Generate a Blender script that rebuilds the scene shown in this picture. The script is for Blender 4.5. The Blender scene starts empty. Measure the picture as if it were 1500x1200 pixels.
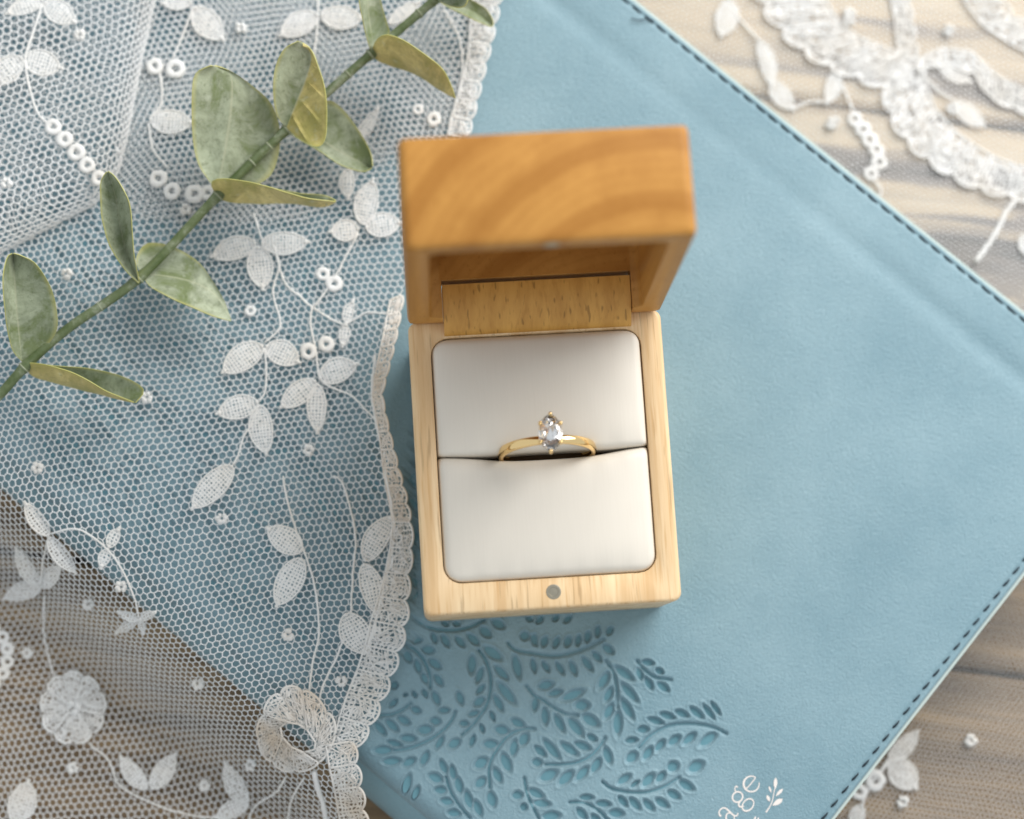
import bpy, math, random
import numpy as np

# ------------------------------------------------------------------ camera
S = 0.001                       # everything below is authored in millimetres
CAM = np.array([-24.8, -15.7, 411.2]); PITCH, YAW, ROLL = 0.145, -0.063, -0.041; FPX = 2900.0
def rotm(p, y, r):
    cx, sx = math.cos(p), math.sin(p); cz, sz = math.cos(y), math.sin(y); cr, sr = math.cos(r), math.sin(r)
    return (np.array([[cz,-sz,0],[sz,cz,0],[0,0,1]]) @ np.array([[cr,0,sr],[0,1,0],[-sr,0,cr]])
            @ np.array([[1,0,0],[0,cx,-sx],[0,sx,cx]]))
RC = rotm(PITCH, YAW, ROLL)
scene = bpy.context.scene
col = scene.collection
from mathutils import Matrix, Vector
cd = bpy.data.cameras.new('camera'); cam = bpy.data.objects.new('camera', cd); col.objects.link(cam)
mw = Matrix([list(RC[i]) + [CAM[i] * S] for i in range(3)] + [[0, 0, 0, 1]]); cam.matrix_world = mw
cd.sensor_width = 36; cd.lens = FPX / 1500 * 36; cd.clip_start = 0.01; cd.clip_end = 20
cd.dof.use_dof = True; cd.dof.focus_distance = 0.393; cd.dof.aperture_fstop = 6.8
scene.camera = cam
# ------------------------------------------------------------------ light
w = bpy.data.worlds.new('World'); scene.world = w; w.use_nodes = True
bg = w.node_tree.nodes['Background']; bg.inputs[0].default_value = (0.92, 0.97, 1.0, 1); bg.inputs[1].default_value = 0.72
def area(name, loc, aim, sx, sy, power, color):
    l = bpy.data.lights.new(name, 'AREA'); l.shape = 'RECTANGLE'; l.size = sx; l.size_y = sy; l.energy = power; l.color = color
    o = bpy.data.objects.new(name, l); col.objects.link(o); o.location = loc
    o.rotation_euler = (Vector(aim) - Vector(loc)).to_track_quat('-Z', 'Y').to_euler(); return o
area('window_light', (0.38, 0.44, 0.40), (0, 0.02, 0), 0.55, 0.42, 6.2, (1.0, 0.975, 0.94))
scene.view_settings.view_transform = 'Standard'; scene.view_settings.look = 'None'
scene.view_settings.exposure = 0.0; scene.view_settings.gamma = 1.0
scene.render.engine = 'CYCLES'; scene.cycles.use_denoising = True
scene.cycles.max_bounces = 10; scene.cycles.transmission_bounces = 10; scene.cycles.caustics_refractive = False

random.seed(7); rng = np.random.default_rng(7)
# ------------------------------------------------------------------ geometry helpers
def U(px, py, z=0.0):
    """point at height z (mm) on the sight line of a photograph pixel"""
    d = RC @ np.array([(px - 750) / FPX, -(py - 600) / FPX, -1.0])
    return CAM + d * ((z - CAM[2]) / d[2])
def mesh(name, V, F, mat, parent=None, smooth=True, matidx=None):
    V = np.asarray(V, float)
    org = np.zeros(3)
    if parent is not None:
        org = np.array(parent.get('_o', (0, 0, 0)))
    me = bpy.data.meshes.new(name); me.from_pydata(((V - org) * S).tolist(), [], [tuple(int(i) for i in f) for f in F])
    for m in (mat if isinstance(mat, (list, tuple)) else [mat]): me.materials.append(m)
    if smooth: me.polygons.foreach_set('use_smooth', [True] * len(me.polygons))
    if matidx is not None: me.polygons.foreach_set('material_index', [int(i) for i in matidx])
    me.update()
    o = bpy.data.objects.new(name, me); col.objects.link(o)
    if parent is not None: o.parent = parent; o['_o'] = [float(v) for v in org]
    return o
def thing(name, label, cat, loc):
    o = bpy.data.objects.new(name, None); col.objects.link(o); o.location = [v * S for v in loc]
    o.empty_display_size = 0.01
    o['label'] = label; o['category'] = cat; o['_o'] = [float(v) for v in loc]; return o
def resample(P, n):
    """smooth (Catmull-Rom) resampling of a polyline"""
    P = np.asarray(P, float)
    if len(P) == 2: return P[0] + (P[1] - P[0]) * np.linspace(0, 1, n)[:, None]
    E = np.vstack([2 * P[0] - P[1], P, 2 * P[-1] - P[-2]]); out = []
    for i in range(len(P) - 1):
        a, b, c, d = E[i:i + 4]
        for t in np.linspace(0, 1, 12, endpoint=False):
            out.append(.5 * (2 * b + (c - a) * t + (2 * a - 5 * b + 4 * c - d) * t * t + (3 * b - a - 3 * c + d) * t ** 3))
    out = np.array(out + [P[-1]]); L = np.r_[0, np.cumsum(np.linalg.norm(np.diff(out[:, :3], axis=0), axis=1))]
    q = np.linspace(0, L[-1], n)
    return np.stack([np.interp(q, L, out[:, k]) for k in range(out.shape[1])], 1)
def tube(P, r, n=6, closed=False, cap=True):
    P = np.asarray(P, float); N = len(P); r = np.broadcast_to(np.asarray(r, float), (N,))
    T = np.gradient(P, axis=0) if not closed else (np.roll(P, -1, 0) - np.roll(P, 1, 0))
    T = T / (np.linalg.norm(T, axis=1)[:, None] + 1e-12)
    up = np.array([0, 0, 1.0]); A = np.cross(T, up); bad = np.linalg.norm(A, axis=1) < 1e-3; A[bad] = np.array([1.0, 0, 0])
    for i in range(1, N):
        if A[i] @ A[i - 1] < 0: A[i] = -A[i]
    A /= np.linalg.norm(A, axis=1)[:, None]; B = np.cross(T, A)
    an = np.linspace(0, 2 * np.pi, n, endpoint=False)
    V = (P[:, None] + r[:, None, None] * (np.cos(an)[None, :, None] * A[:, None] + np.sin(an)[None, :, None] * B[:, None])).reshape(-1, 3)
    F = []
    for i in range(N if closed else N - 1):
        j = (i + 1) % N
        for k in range(n):
            F.append((i * n + k, i * n + (k + 1) % n, j * n + (k + 1) % n, j * n + k))
    if cap and not closed: F.append(tuple(range(n))[::-1]); F.append(tuple((N - 1) * n + k for k in range(n)))
    return V, F
def join(parts):
    V, F, o = [], [], 0
    for v, f in parts:
        V.append(np.asarray(v, float)); F += [tuple(i + o for i in q) for q in f]; o += len(v)
    return np.vstack(V), F
def blob(c, r, n=8, m=5, jit=0.0):
    V, F = [], []
    r = np.broadcast_to(np.asarray(r, float), (3,))
    for i in range(m + 1):
        th = math.pi * i / m
        for k in range(n):
            ph = 2 * math.pi * k / n
            V.append(np.array(c) + r * np.array([math.sin(th) * math.cos(ph), math.sin(th) * math.sin(ph), math.cos(th)]) * (1 + jit * rng.uniform(-1, 1)))
    for i in range(m):
        for k in range(n): F.append((i * n + k, (i + 1) * n + k, (i + 1) * n + (k + 1) % n, i * n + (k + 1) % n))
    return np.array(V), F
def noise2(x, y, seed=0, n=7, wl=40):
    r = np.random.default_rng(seed); z = 0
    for i in range(n):
        a = r.uniform(0, 6.28); k = 6.28 / (wl * r.uniform(.5, 1.7)); z = z + np.sin(k * (x * math.cos(a) + y * math.sin(a)) + r.uniform(0, 6.28))
    return z / n
# ------------------------------------------------------------------ materials
class NT:
    def __init__(s, name):
        s.m = bpy.data.materials.new(name); s.m.use_nodes = True; s.t = s.m.node_tree; s.b = s.t.nodes['Principled BSDF']
        s.co = s.t.nodes.new('ShaderNodeTexCoord')
    def n(s, typ, **kw):
        nd = s.t.nodes.new(typ)
        for k, v in kw.items():
            if k.startswith('_'): setattr(nd, k[1:], v)
        return nd
    def l(s, a, b): s.t.links.new(a, b)
    def mapping(s, scale=(1, 1, 1), rot=(0, 0, 0), loc=(0, 0, 0), src=None):
        m = s.n('ShaderNodeMapping'); m.inputs['Scale'].default_value = scale; m.inputs['Rotation'].default_value = rot; m.inputs['Location'].default_value = loc
        s.l(src or s.co.outputs['Object'], m.inputs['Vector']); return m.outputs[0]
    def noise(s, scale, detail=3, rough=.5, vec=None, dist=0):
        nd = s.n('ShaderNodeTexNoise'); nd.inputs['Scale'].default_value = scale; nd.inputs['Detail'].default_value = detail
        nd.inputs['Roughness'].default_value = rough; nd.inputs['Distortion'].default_value = dist
        s.l(vec or s.co.outputs['Object'], nd.inputs['Vector']); return nd.outputs['Fac']
    def ramp(s, fac, stops, interp='LINEAR'):
        r = s.n('ShaderNodeValToRGB'); r.color_ramp.interpolation = interp
        while len(r.color_ramp.elements) < len(stops): r.color_ramp.elements.new(.5)
        for e, (p, c) in zip(r.color_ramp.elements, stops):
            e.position = p; e.color = (c, c, c, 1) if isinstance(c, (int, float)) else (*c, 1)
        s.l(fac, r.inputs[0]); return r.outputs[0]
    def mix(s, fac, a, b, mode='MIX'):
        m = s.n('ShaderNodeMix'); m.data_type = 'RGBA'; m.blend_type = mode
        for inp, v in ((m.inputs[0], fac), (m.inputs[6], a), (m.inputs[7], b)):
            if isinstance(v, (int, float)): inp.default_value = v
            elif isinstance(v, tuple): inp.default_value = (*v, 1)
            else: s.l(v, inp)
        return m.outputs[2]
    def bump(s, h, dist, strength=1.0, prev=None):
        b = s.n('ShaderNodeBump'); b.inputs['Distance'].default_value = dist; b.inputs['Strength'].default_value = strength
        s.l(h, b.inputs['Height'])
        if prev is not None: s.l(prev, b.inputs['Normal'])
        return b.outputs[0]
    def out(s, color=None, rough=.5, normal=None, **kw):
        if color is not None:
            if isinstance(color, tuple): s.b.inputs['Base Color'].default_value = (*color, 1)
            else: s.l(color, s.b.inputs['Base Color'])
        if isinstance(rough, (int, float)): s.b.inputs['Roughness'].default_value = rough
        else: s.l(rough, s.b.inputs['Roughness'])
        if normal is not None: s.l(normal, s.b.inputs['Normal'])
        for k, v in kw.items(): s.b.inputs[k.replace('_', ' ')].default_value = v
        return s.m
def mat_leather(name, a, b, grain=.00034):
    t = NT(name)
    c = t.ramp(t.noise(38, 5, .62), [(.28, a), (.72, b)])
    c = t.mix(t.ramp(t.noise(1500, 3, .6), [(.35, 0.0), (.7, .20)]), c, tuple(x * .80 for x in a))
    n1 = t.noise(1700, 4, .6, dist=.8)
    return t.out(c, .44, t.bump(n1, grain, .75), Specular_IOR_Level=.55, Sheen_Weight=.15)
def mat_wood(name, light, dark, grain_scale, rot=(0, 0, 0), ring=None, pores=.5, rough=.42, streak=.5, fine_amt=.5, spec=.34):
    t = NT(name)
    v = t.mapping((1, 1, 1), rot)
    warp = t.noise(60, 3, .5)
    st = t.noise(1.0, 4, .6, t.mapping(grain_scale, rot))
    c = t.ramp(st, [(.38, dark), (.62, light)])
    c = t.mix(streak, light, c)
    if ring:
        wv = t.n('ShaderNodeTexWave'); wv.wave_type = 'RINGS'; wv.rings_direction = ring['dir']; wv.wave_profile = 'SIN'
        wv.inputs['Scale'].default_value = ring['scale']; wv.inputs['Distortion'].default_value = ring.get('dist', 1.2); wv.inputs['Detail'].default_value = 2
        wv.inputs['Detail Scale'].default_value = ring.get('dsv', 25) / ring['scale'] * .6
        t.l(t.mapping(ring.get('sc', (1, 1, 1)), (0, 0, 0), ring['loc']), wv.inputs['Vector'])
        c = t.mix(t.ramp(wv.outputs['Fac'], [(.52, 0.0), (.96, ring['amt'])]), c, dark)
        w2 = t.n('ShaderNodeTexWave'); w2.wave_type = 'RINGS'; w2.rings_direction = ring['dir']; w2.inputs['Scale'].default_value = ring['scale'] * 5.3; w2.inputs['Distortion'].default_value = 3.0; w2.inputs['Detail'].default_value = 3; w2.inputs['Detail Scale'].default_value = .7
        t.l(t.mapping((1, 1, 1), (0, 0, 0), ring['loc']), w2.inputs['Vector'])
        c = t.mix(t.ramp(w2.outputs['Fac'], [(.5, 0.0), (1.0, .16)]), c, dark)
        pz = t.noise(1.0, 2, .5, t.mapping((1500, 500, 1500))); c = t.mix(t.ramp(pz, [(.62, 0.0), (.70, .35)]), c, dark)
    fine = t.noise(1.0, 2, .5, t.mapping(tuple(g * 5 for g in grain_scale), rot))
    c = t.mix(t.ramp(fine, [(.32, fine_amt), (.47, 0.0)]), c, dark)
    pr = t.noise(1.0, 1, .4, t.mapping((grain_scale[0] * 5.5, grain_scale[1] * 5.5, grain_scale[2] * 5.5), rot))
    pf = t.ramp(pr, [(.64, 0.0), (.72, pores)])
    c = t.mix(pf, c, tuple(x * .32 for x in dark))
    return t.out(c, rough, t.bump(fine, .00004, .5), Specular_IOR_Level=spec)
M = {}
M['cover'] = mat_leather('blue_leatherette', (.165, .290, .350), (.245, .380, .440))
M['pressed'] = mat_leather('pressed_teal', (.105, .262, .322), (.135, .305, .365), .00005)
M['spine'] = mat_leather('spine_leatherette', (.185, .335, .40), (.255, .415, .475))
M['edge'] = NT('raw_edge').out((.50, .58, .55), .8)
M['thread_dark'] = NT('navy_thread').out((.010, .022, .032), .75)
t = NT('page_paper'); M['pages'] = t.out(t.ramp(t.noise(1.0, 2, .5, t.mapping((30, 30, 4000))), [(.3, (.5, .46, .38)), (.7, (.75, .71, .62))]), .85)
M['print'] = NT('cream_print').out((.80, .74, .70), .6)
def mat_cotton(name, c, a):
    t = NT(name)
    cc = t.ramp(t.noise(70, 3, .6), [(.42, c), (.68, a)])
    cc = t.mix(t.ramp(t.noise(2600, 2, .5), [(.3, .18), (.6, 0.0)]), cc, tuple(x * .72 for x in c))
    m = t.out(cc, .9, t.bump(t.noise(3500, 2, .5), .00012, .6), Specular_IOR_Level=.2)
    tr = t.n('ShaderNodeBsdfTranslucent'); t.l(cc, tr.inputs['Color']); mx = t.n('ShaderNodeMixShader'); mx.inputs[0].default_value = .22
    t.l(t.b.outputs[0], mx.inputs[1]); t.l(tr.outputs[0], mx.inputs[2]); t.l(mx.outputs[0], t.t.nodes['Material Output'].inputs['Surface'])
    return m
M['net'] = mat_cotton('cotton_net', (.94, .95, .955), (.94, .935, .92))
M['netlow'] = mat_cotton('cotton_net_under', (.94, .95, .955), (.94, .935, .92))
M['lace'] = mat_cotton('cotton_embroidery', (.95, .95, .94), (.94, .91, .86))
M['trim'] = mat_cotton('beige_cotton_trim', (.94, .92, .89), (.88, .77, .64))  # cotton mottled from off-white to tan
LIGHTW, DARKW = (.70, .47, .225), (.44, .215, .062)
M['base'] = mat_wood('pine_base', (.86, .65, .40), (.58, .33, .125), (330, 16, 330), pores=.35, streak=.55)
M['lid'] = mat_wood('honey_wood_lid', (.52, .255, .062), (.30, .115, .018), (140, 20, 140), ring=dict(dir='Y', scale=29, loc=(-.018, 0, .020), amt=.50, dist=1.6, ds=1.0, dsv=25), pores=.0, streak=.25, fine_amt=.10, spec=.18)
M['knuckle'] = mat_wood('knuckle_wood', (.66, .355, .085), (.42, .19, .035), (300, 70, 70), pores=.5, streak=.5, fine_amt=.35)
M['steel'] = NT('steel').out((.42, .38, .30), .35, Metallic=1.0)
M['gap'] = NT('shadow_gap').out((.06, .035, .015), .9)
t = NT('ivory_leatherette')
wv = t.noise(1.0, 2, .5, t.mapping((2600, 130, 130)))
M['pad'] = t.out(t.mix(t.ramp(wv, [(.35, .12), (.6, 0.0)]), (.735, .685, .605), (.64, .59, .51)), .46, t.bump(wv, .00002, .4), Specular_IOR_Level=.35)
M['gold'] = NT('yellow_gold').out((.96, .70, .34), .10, Metallic=1.0)
M['gem'] = NT('moissanite').out((.99, .99, 1.0), .0, Transmission_Weight=1.0, IOR=2.4)
def mat_leaf(name, base, alt, edge):
    t = NT(name)
    at = t.n('ShaderNodeAttribute'); at.attribute_name = 'edge'
    c = t.ramp(t.noise(120, 5, .7, t.mapping((1, 1, .5)), dist=.5), [(.38, alt), (.50, base), (.64, tuple(min(1, x * 1.35 + .03) for x in base))])
    c = t.mix(t.ramp(t.noise(900, 4, .7), [(.54, 0.0), (.72, .6)]), c, tuple(x * .55 for x in alt))
    c = t.mix(t.ramp(t.noise(420, 3, .7), [(.58, 0.0), (.75, .5)]), c, (.50, .53, .42))
    c = t.mix(t.ramp(at.outputs['Fac'], [(.86, 0.0), (.99, .6)]), c, edge)
    c = t.mix(t.ramp(at.outputs['Fac'], [(.0, .55), (.05, .0)]), c, (.46, .47, .33))
    n = t.bump(t.noise(700, 4, .6), .0002, .55)
    return t.out(c, .52, n, Specular_IOR_Level=.38, Subsurface_Weight=0.0)
M['leaf_top'] = mat_leaf('leaf_top', (.265, .30, .205), (.155, .195, .085), (.42, .40, .13))
M['leaf_under'] = mat_leaf('leaf_underside', (.48, .405, .150), (.36, .325, .10), (.46, .43, .11))
M['leaf_edge'] = NT('leaf_margin').out((.50, .49, .16), .5)
t = NT('stem'); sc_ = t.ramp(t.noise(220, 4, .7), [(.35, (.065, .10, .028)), (.55, (.12, .155, .07)), (.72, (.30, .33, .24))])
M['stem'] = t.out(sc_, .5, t.bump(t.noise(900, 3, .6), .0002, .5))
M['node'] = NT('pale_node').out((.26, .29, .19), .55)
t = NT('weathered_plank')
v1 = t.noise(1.0, 6, .62, t.mapping((9, 150, 150)), dist=.4); v2 = t.noise(1.0, 4, .6, t.mapping((25, 700, 700)))
c = t.ramp(v1, [(.30, (.085, .06, .04)), (.45, (.22, .15, .085)), (.58, (.34, .235, .135)), (.75, (.50, .35, .185))])
c = t.mix(t.ramp(v2, [(.3, .55), (.55, 0.0)]), c, (.09, .07, .055))
c = t.mix(t.ramp(t.noise(6, 3, .5), [(.52, 0.0), (.72, .5)]), c, (.52, .29, .09), 'MIX')
M['plank'] = t.out(c, .7, t.bump(v2, .0003, .6))
t = NT('bleached_plank')
v1 = t.noise(1.0, 4, .55, t.mapping((8, 95, 95)), dist=.6); v2 = t.noise(1.0, 4, .6, t.mapping((25, 600, 600)))
c = t.ramp(v1, [(.40, (.11, .10, .10)), (.47, (.33, .28, .25)), (.53, (.74, .60, .42)), (.72, (.80, .68, .51))])
c = t.mix(t.ramp(v2, [(.3, .35), (.55, 0.0)]), c, (.25, .2, .15))
M['plank_pale'] = t.out(c, .7, t.bump(v2, .0003, .6))
M['under'] = NT('dark_underboard').out((.03, .024, .02), .9)
# ------------------------------------------------------------------ table of planks
TZ = -23.0
table = bpy.data.objects.new('table', None); col.objects.link(table); table.location = (0, 0, TZ * S); table['kind'] = 'structure'
table['label'] = 'weathered brown plank tabletop under the lace'; table['_o'] = [0.0, 0.0, TZ]
ang = math.radians(-10.5); jo = U(1440, 984, TZ); PW = 62.0
un = mesh('underboard', [(-600, -600, TZ - 14), (600, -600, TZ - 14), (600, 600, TZ - 14), (-600, 600, TZ - 14)], [(0, 1, 2, 3)], M['under'], table, False)
def box_bevel(x0, x1, y0, y1, z0, z1, b):
    V, F = [], []
    for (ins, z) in ((b, z1), (0, z1 - b), (0, z0)):
        V += [(x0 + ins, y0 + ins, z), (x1 - ins, y0 + ins, z), (x1 - ins, y1 - ins, z), (x0 + ins, y1 - ins, z)]
    F.append((0, 1, 2, 3))
    for r in range(2):
        for k in range(4): F.append((r * 4 + (k + 1) % 4, r * 4 + k, (r + 1) * 4 + k, (r + 1) * 4 + (k + 1) % 4))
    return V, F
pv, pf = box_bevel(-600, 600, .7, PW - .7, -12, 0, 1.2)
pm = None
for i in range(-6, 8):
    if pm is None:
        o = mesh('plank', pv, pf, M['plank'], None, False); pm = o
    else:
        o = pm.copy(); col.objects.link(o)
    o.parent = table; o.rotation_euler = (0, 0, ang)
    if i >= 1:
        o.material_slots[0].link = 'OBJECT'; o.material_slots[0].material = M['plank_pale']
    p = jo + i * PW * np.array([-math.sin(ang), math.cos(ang), 0])
    dx = random.uniform(-40, 40)
    o.location = ((p[0] + dx * math.cos(ang)) * S, (p[1] + dx * math.sin(ang)) * S, 0)
# give every plank its own piece of grain: object coordinates differ by a random info offset
t = NT('plank_grain_tmp'); bpy.data.materials.remove(t.m)
def offset_by_object(m):
    nt = m.node_tree; oi = nt.nodes.new('ShaderNodeObjectInfo'); cmb = nt.nodes.new('ShaderNodeVectorMath'); cmb.operation = 'SCALE'
    comb = nt.nodes.new('ShaderNodeCombineXYZ')
    for k in range(3): nt.links.new(oi.outputs['Random'], comb.inputs[k])
    cmb.inputs['Scale'].default_value = 7.0; nt.links.new(comb.outputs[0], cmb.inputs[0])
    add = nt.nodes.new('ShaderNodeVectorMath'); add.operation = 'ADD'
    tc = [n for n in nt.nodes if n.type == 'TEX_COORD'][0]
    links = [l for l in nt.links if l.from_node == tc]
    tos = [l.to_socket for l in links]
    for l in links: nt.links.remove(l)
    nt.links.new(tc.outputs['Object'], add.inputs[0]); nt.links.new(cmb.outputs[0], add.inputs[1])
    for s_ in tos: nt.links.new(add.outputs[0], s_)
offset_by_object(M['plank']); offset_by_object(M['plank_pale'])
# ------------------------------------------------------------------ the book
b0, b1 = U(1215, 1200), U(1500, 845); sd = (b1 - b0) / np.linalg.norm(b1 - b0)
f0, f1 = U(920, 0), U(1500, 452); fd = (f0 - f1) / np.linalg.norm(f0 - f1)
td = np.array([-sd[1], sd[0], 0.0])
td = td + fd; td /= np.linalg.norm(td); sd = np.array([td[1], -td[0], 0.0])
if sd @ (b1 - b0) < 0: sd = -sd
sp = U(560, 1146)
BW = float((0.5 * (f0 + f1) - sp) @ sd); BH = 262.0
borg = sp + td * float((0.5 * (b0 + b1) - sp) @ td)             # corner spine / bottom edge
def ST(p): d = np.asarray(p) - borg; return d @ sd, d @ td
def B(s, t_, z=0.0): return borg + sd * s + td * t_ + np.array([0, 0, z])
print('book', BW, BH)
# ---- pressed sprig pattern (photograph coordinates of the close-ups)
def za(x, y): return (520 + x / 3.75, 880 + y / 3.75)
def zb(x, y): return (780 + x / 3.947, 900 + y / 3.947)
SPR = []
def spr(fn, stem, leaves):
    k = 3.75 if fn is za else 3.947
    SPR.append(([fn(*p) for p in stem], [(fn(a, b_), fn(c_, d_), w_ / k) for a, b_, c_, d_, w_ in leaves]))
spr(za, [(330,105),(400,145),(470,160),(560,160),(640,140),(710,105)], [(425,180,445,230,26),(480,190,515,250,34),(555,200,600,250,34),(620,185,680,240,38),(690,150,745,195,46),(480,118,512,135,24),(540,125,578,130,26),(755,110,820,145,45)])
spr(za, [(262,235),(320,265),(370,315),(400,375),(413,430),(413,480)], [(295,220,365,215,35),(370,265,435,275,40),(410,325,470,370,40),(440,410,480,465,35),(270,275,305,335,40),(335,325,355,395,32),(370,400,395,455,32),(430,500,460,570,36),(375,490,395,530,26)])
spr(za, [(125,630),(200,625),(260,600),(305,565)], [(190,580,230,545,28),(265,520,288,515,16),(320,500,335,530,22),(235,640,300,675,38),(310,590,360,610,36),(170,655,235,715,38),(110,670,165,735,38),(200,455,230,475,40)])
spr(za, [(210,825),(300,810),(400,770),(480,715),(530,660),(552,608)], [(105,825,205,820,45),(180,775,255,795,32),(250,755,335,760,40),(345,715,425,705,50),(415,660,470,665,42),(460,605,520,600,30),(155,885,250,880,42),(265,905,330,870,42),(365,905,400,830,40),(445,815,485,745,32),(515,805,575,765,48),(635,800,655,740,28),(565,500,590,570,36)])
spr(za, [(680,270),(715,320),(742,400),(745,480),(725,570),(680,640),(640,690),(585,740)], [(710,255,805,320,52),(645,300,640,400,44),(700,370,670,450,34),(710,465,670,510,30),(710,535,655,575,42),(680,610,625,630,28),(625,675,575,675,32),(770,360,840,430,38),(785,450,880,565,48),(765,520,810,605,36),(745,610,765,660,24),(690,680,705,725,24),(875,300,905,425,44)])
spr(zb, [(-142,165),(-100,205),(0,225),(130,240),(240,220),(330,185),(410,145)], [(10,175,10,115,36),(60,185,80,130,38),(125,190,150,135,34),(195,185,215,130,40),(260,180,270,120,30),(315,160,325,100,34),(375,130,380,70,30),(435,115,460,75,34),(410,180,465,225,44),(350,220,395,270,36),(290,250,345,325,38),(220,275,250,350,38),(140,280,180,345,32),(60,275,95,330,32),(0,260,15,335,30),(-70,125,-20,125,50),(-5,120,25,180,30),(25,50,60,15,30),(-35,20,0,35,26),(120,35,150,10,28),(185,45,225,10,30)])
spr(zb, [(425,270),(465,330),(485,410),(490,480),(490,540)], [(480,305,580,380,48),(440,335,385,430,48),(460,425,420,505,42),(515,400,605,505,46),(465,520,420,605,46),(515,490,580,605,46),(495,560,490,700,50)])
spr(zb, [(605,270),(650,325),(710,365),(800,380)], [(635,275,700,285,36),(715,320,755,340,34),(610,310,630,380,34),(655,365,690,435,38),(725,395,785,445,42)])
spr(zb, [(-35,415),(10,470),(50,490),(130,545),(200,580),(260,585)], [(35,420,120,400,48),(95,465,170,445,36),(170,495,295,440,50),(245,530,325,525,60),(290,585,380,645,60),(205,600,290,705,55),(130,580,180,680,44),(70,540,75,640,42),(20,480,10,560,36)])
spr(zb, [(75,870),(160,870),(250,860),(330,825),(390,765),(420,715)], [(0,855,55,860,46),(45,955,140,910,60),(155,985,230,910,52),(255,960,320,885,46),(345,915,390,835,46),(420,770,450,865,46),(320,700,370,730,36),(245,745,335,780,44),(165,745,260,815,46),(65,725,155,835,46),(15,765,75,820,38)])
spr(za, [(740,1030),(740,900),(800,790),(860,730),(935,705),(985,705)], [(860,655,930,690,42),(770,705,845,720,50),(705,790,785,790,48),(910,795,945,730,50),(865,855,880,765,42),(810,840,850,940,50),(660,915,725,870,56),(765,920,800,1000,42),(665,1025,715,975,48),(740,1050,760,1135,50)])
spr(zb, [(615,775),(680,705),(780,650),(880,635),(980,640),(1060,660),(1120,690)], [(610,670,670,665,42),(670,605,755,630,36),(740,575,820,600,38),(830,560,900,590,38),(915,540,985,600,40),(990,525,1050,605,30),(1035,510,1085,580,26),(540,735,605,725,34),(550,855,600,800,54),(645,840,690,770,44),(715,790,760,730,40),(790,755,850,705,44),(875,750,940,690,42),(970,760,1060,690,52)])
spr(zb, [(405,970),(460,1010),(560,1030),(660,1030),(760,1000),(850,945)], [(495,980,565,930,42),(570,1000,615,965,24),(640,995,700,925,50),(720,970,765,915,40),(785,900,840,865,60),(905,905,985,860,62),(850,965,930,1015,48),(785,1025,850,1065,46),(715,1070,785,1115,44),(645,1075,700,1135,42),(565,1065,620,1130,42),(500,1055,545,1110,38)])
spr(zb, [(215,1090),(290,1090),(360,1120),(430,1184),(470,1240)], [(275,1060,350,1060,34),(370,1095,450,1100,38),(445,1150,525,1155,48),(260,1125,310,1184,42),(345,1160,390,1215,40)])
spr(za, [(500,970),(520,1040),(560,1110),(630,1195)], [(470,875,500,950,36),(530,905,545,985,34),(405,960,480,990,52),(560,970,580,1060,42),(435,1040,505,1045,42),(470,1100,540,1110,42),(610,1045,635,1145,42),(510,1165,580,1170,42),(660,1100,690,1185,42),(270,1060,300,955,42),(320,1090,350,1020,32)])
spr(za, [(930,975),(945,1060),(980,1140),(1010,1200)], [(865,1075,920,1065,46),(955,1040,1035,1080,44),(910,1130,945,1140,40),(980,1110,1070,1120,42),(1030,1190,1125,1180,50)])
ident = lambda x, y: (x, y)
SPR.append(([(612,640),(606,700),(612,760),(606,820),(612,880)], [((598,690),(606,712),9),((614,690),(622,668),9),((600,728),(611,748),10),((606,770),(612,800),10),((603,845),(614,862),11),((616,868),(604,880),9)]))
# the pattern goes on under the lace
tmpl = [SPR[i] for i in (3, 4, 8, 9, 10, 12)]
for gx in range(7):
    for gy in range(8):
        cx, cy = 20 + gx * 88 + (gy % 2) * 40 + random.uniform(-12, 12), 330 + gy * 92 + random.uniform(-12, 12)
        s0, _ = ST(U(cx, cy))
        if s0 < 9 or (cx > 520 and cy > 880) or cx > 560: continue
        st_, lv_ = random.choice(tmpl); a = random.uniform(0, 6.28); A_ = np.array(st_).mean(0)
        rr = np.array([[math.cos(a), -math.sin(a)], [math.sin(a), math.cos(a)]]); f_ = lambda p: tuple(rr @ (np.array(p) - A_) * .95 + (cx, cy))
        SPR.append(([f_(p) for p in st_], [(f_(a_), f_(b_), w_ * .95) for a_, b_, w_ in lv_]))
# ---- cover: one leather sheet with real pressed recesses, folded over the spine
def lines(lo, hi, dense, cs, fs):
    out = [lo]
    while out[-1] < hi - 1e-6:
        x = out[-1]; st_ = cs
        for a, b_ in dense:
            if a - .001 <= x < b_: st_ = fs
            elif x < a: st_ = min(st_, max(a - x, fs))
        out.append(min(hi, x + st_))
    return np.array(out)
cs_ = np.array([ST(U(*p)) for p in ((525, 885), (1085, 885), (1085, 1205), (525, 1205))])
GS = lines(0, BW, [(0, 5), (cs_[:, 0].min(), cs_[:, 0].max() - 16), (BW - 2.6, BW)], 1.5, .235)
GT = lines(0, BH, [(0, 3.6), (max(3.6, cs_[:, 1].min()), cs_[:, 1].max() - 14)], 1.5, .235)
gs, gt = np.meshgrid(GS, GT, indexing='ij'); H = np.zeros_like(gs)
DEP = .85
RG = np.zeros_like(H)
def sst(x, a, b_): u = np.clip((x - a) / (b_ - a), 0, 1); return u * u * (3 - 2 * u)
def win(s0, s1, t0, t1):
    i0, i1 = np.searchsorted(GS, [s0, s1]); j0, j1 = np.searchsorted(GT, [t0, t1]); return slice(max(i0 - 1, 0), i1 + 1), slice(max(j0 - 1, 0), j1 + 1)
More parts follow.
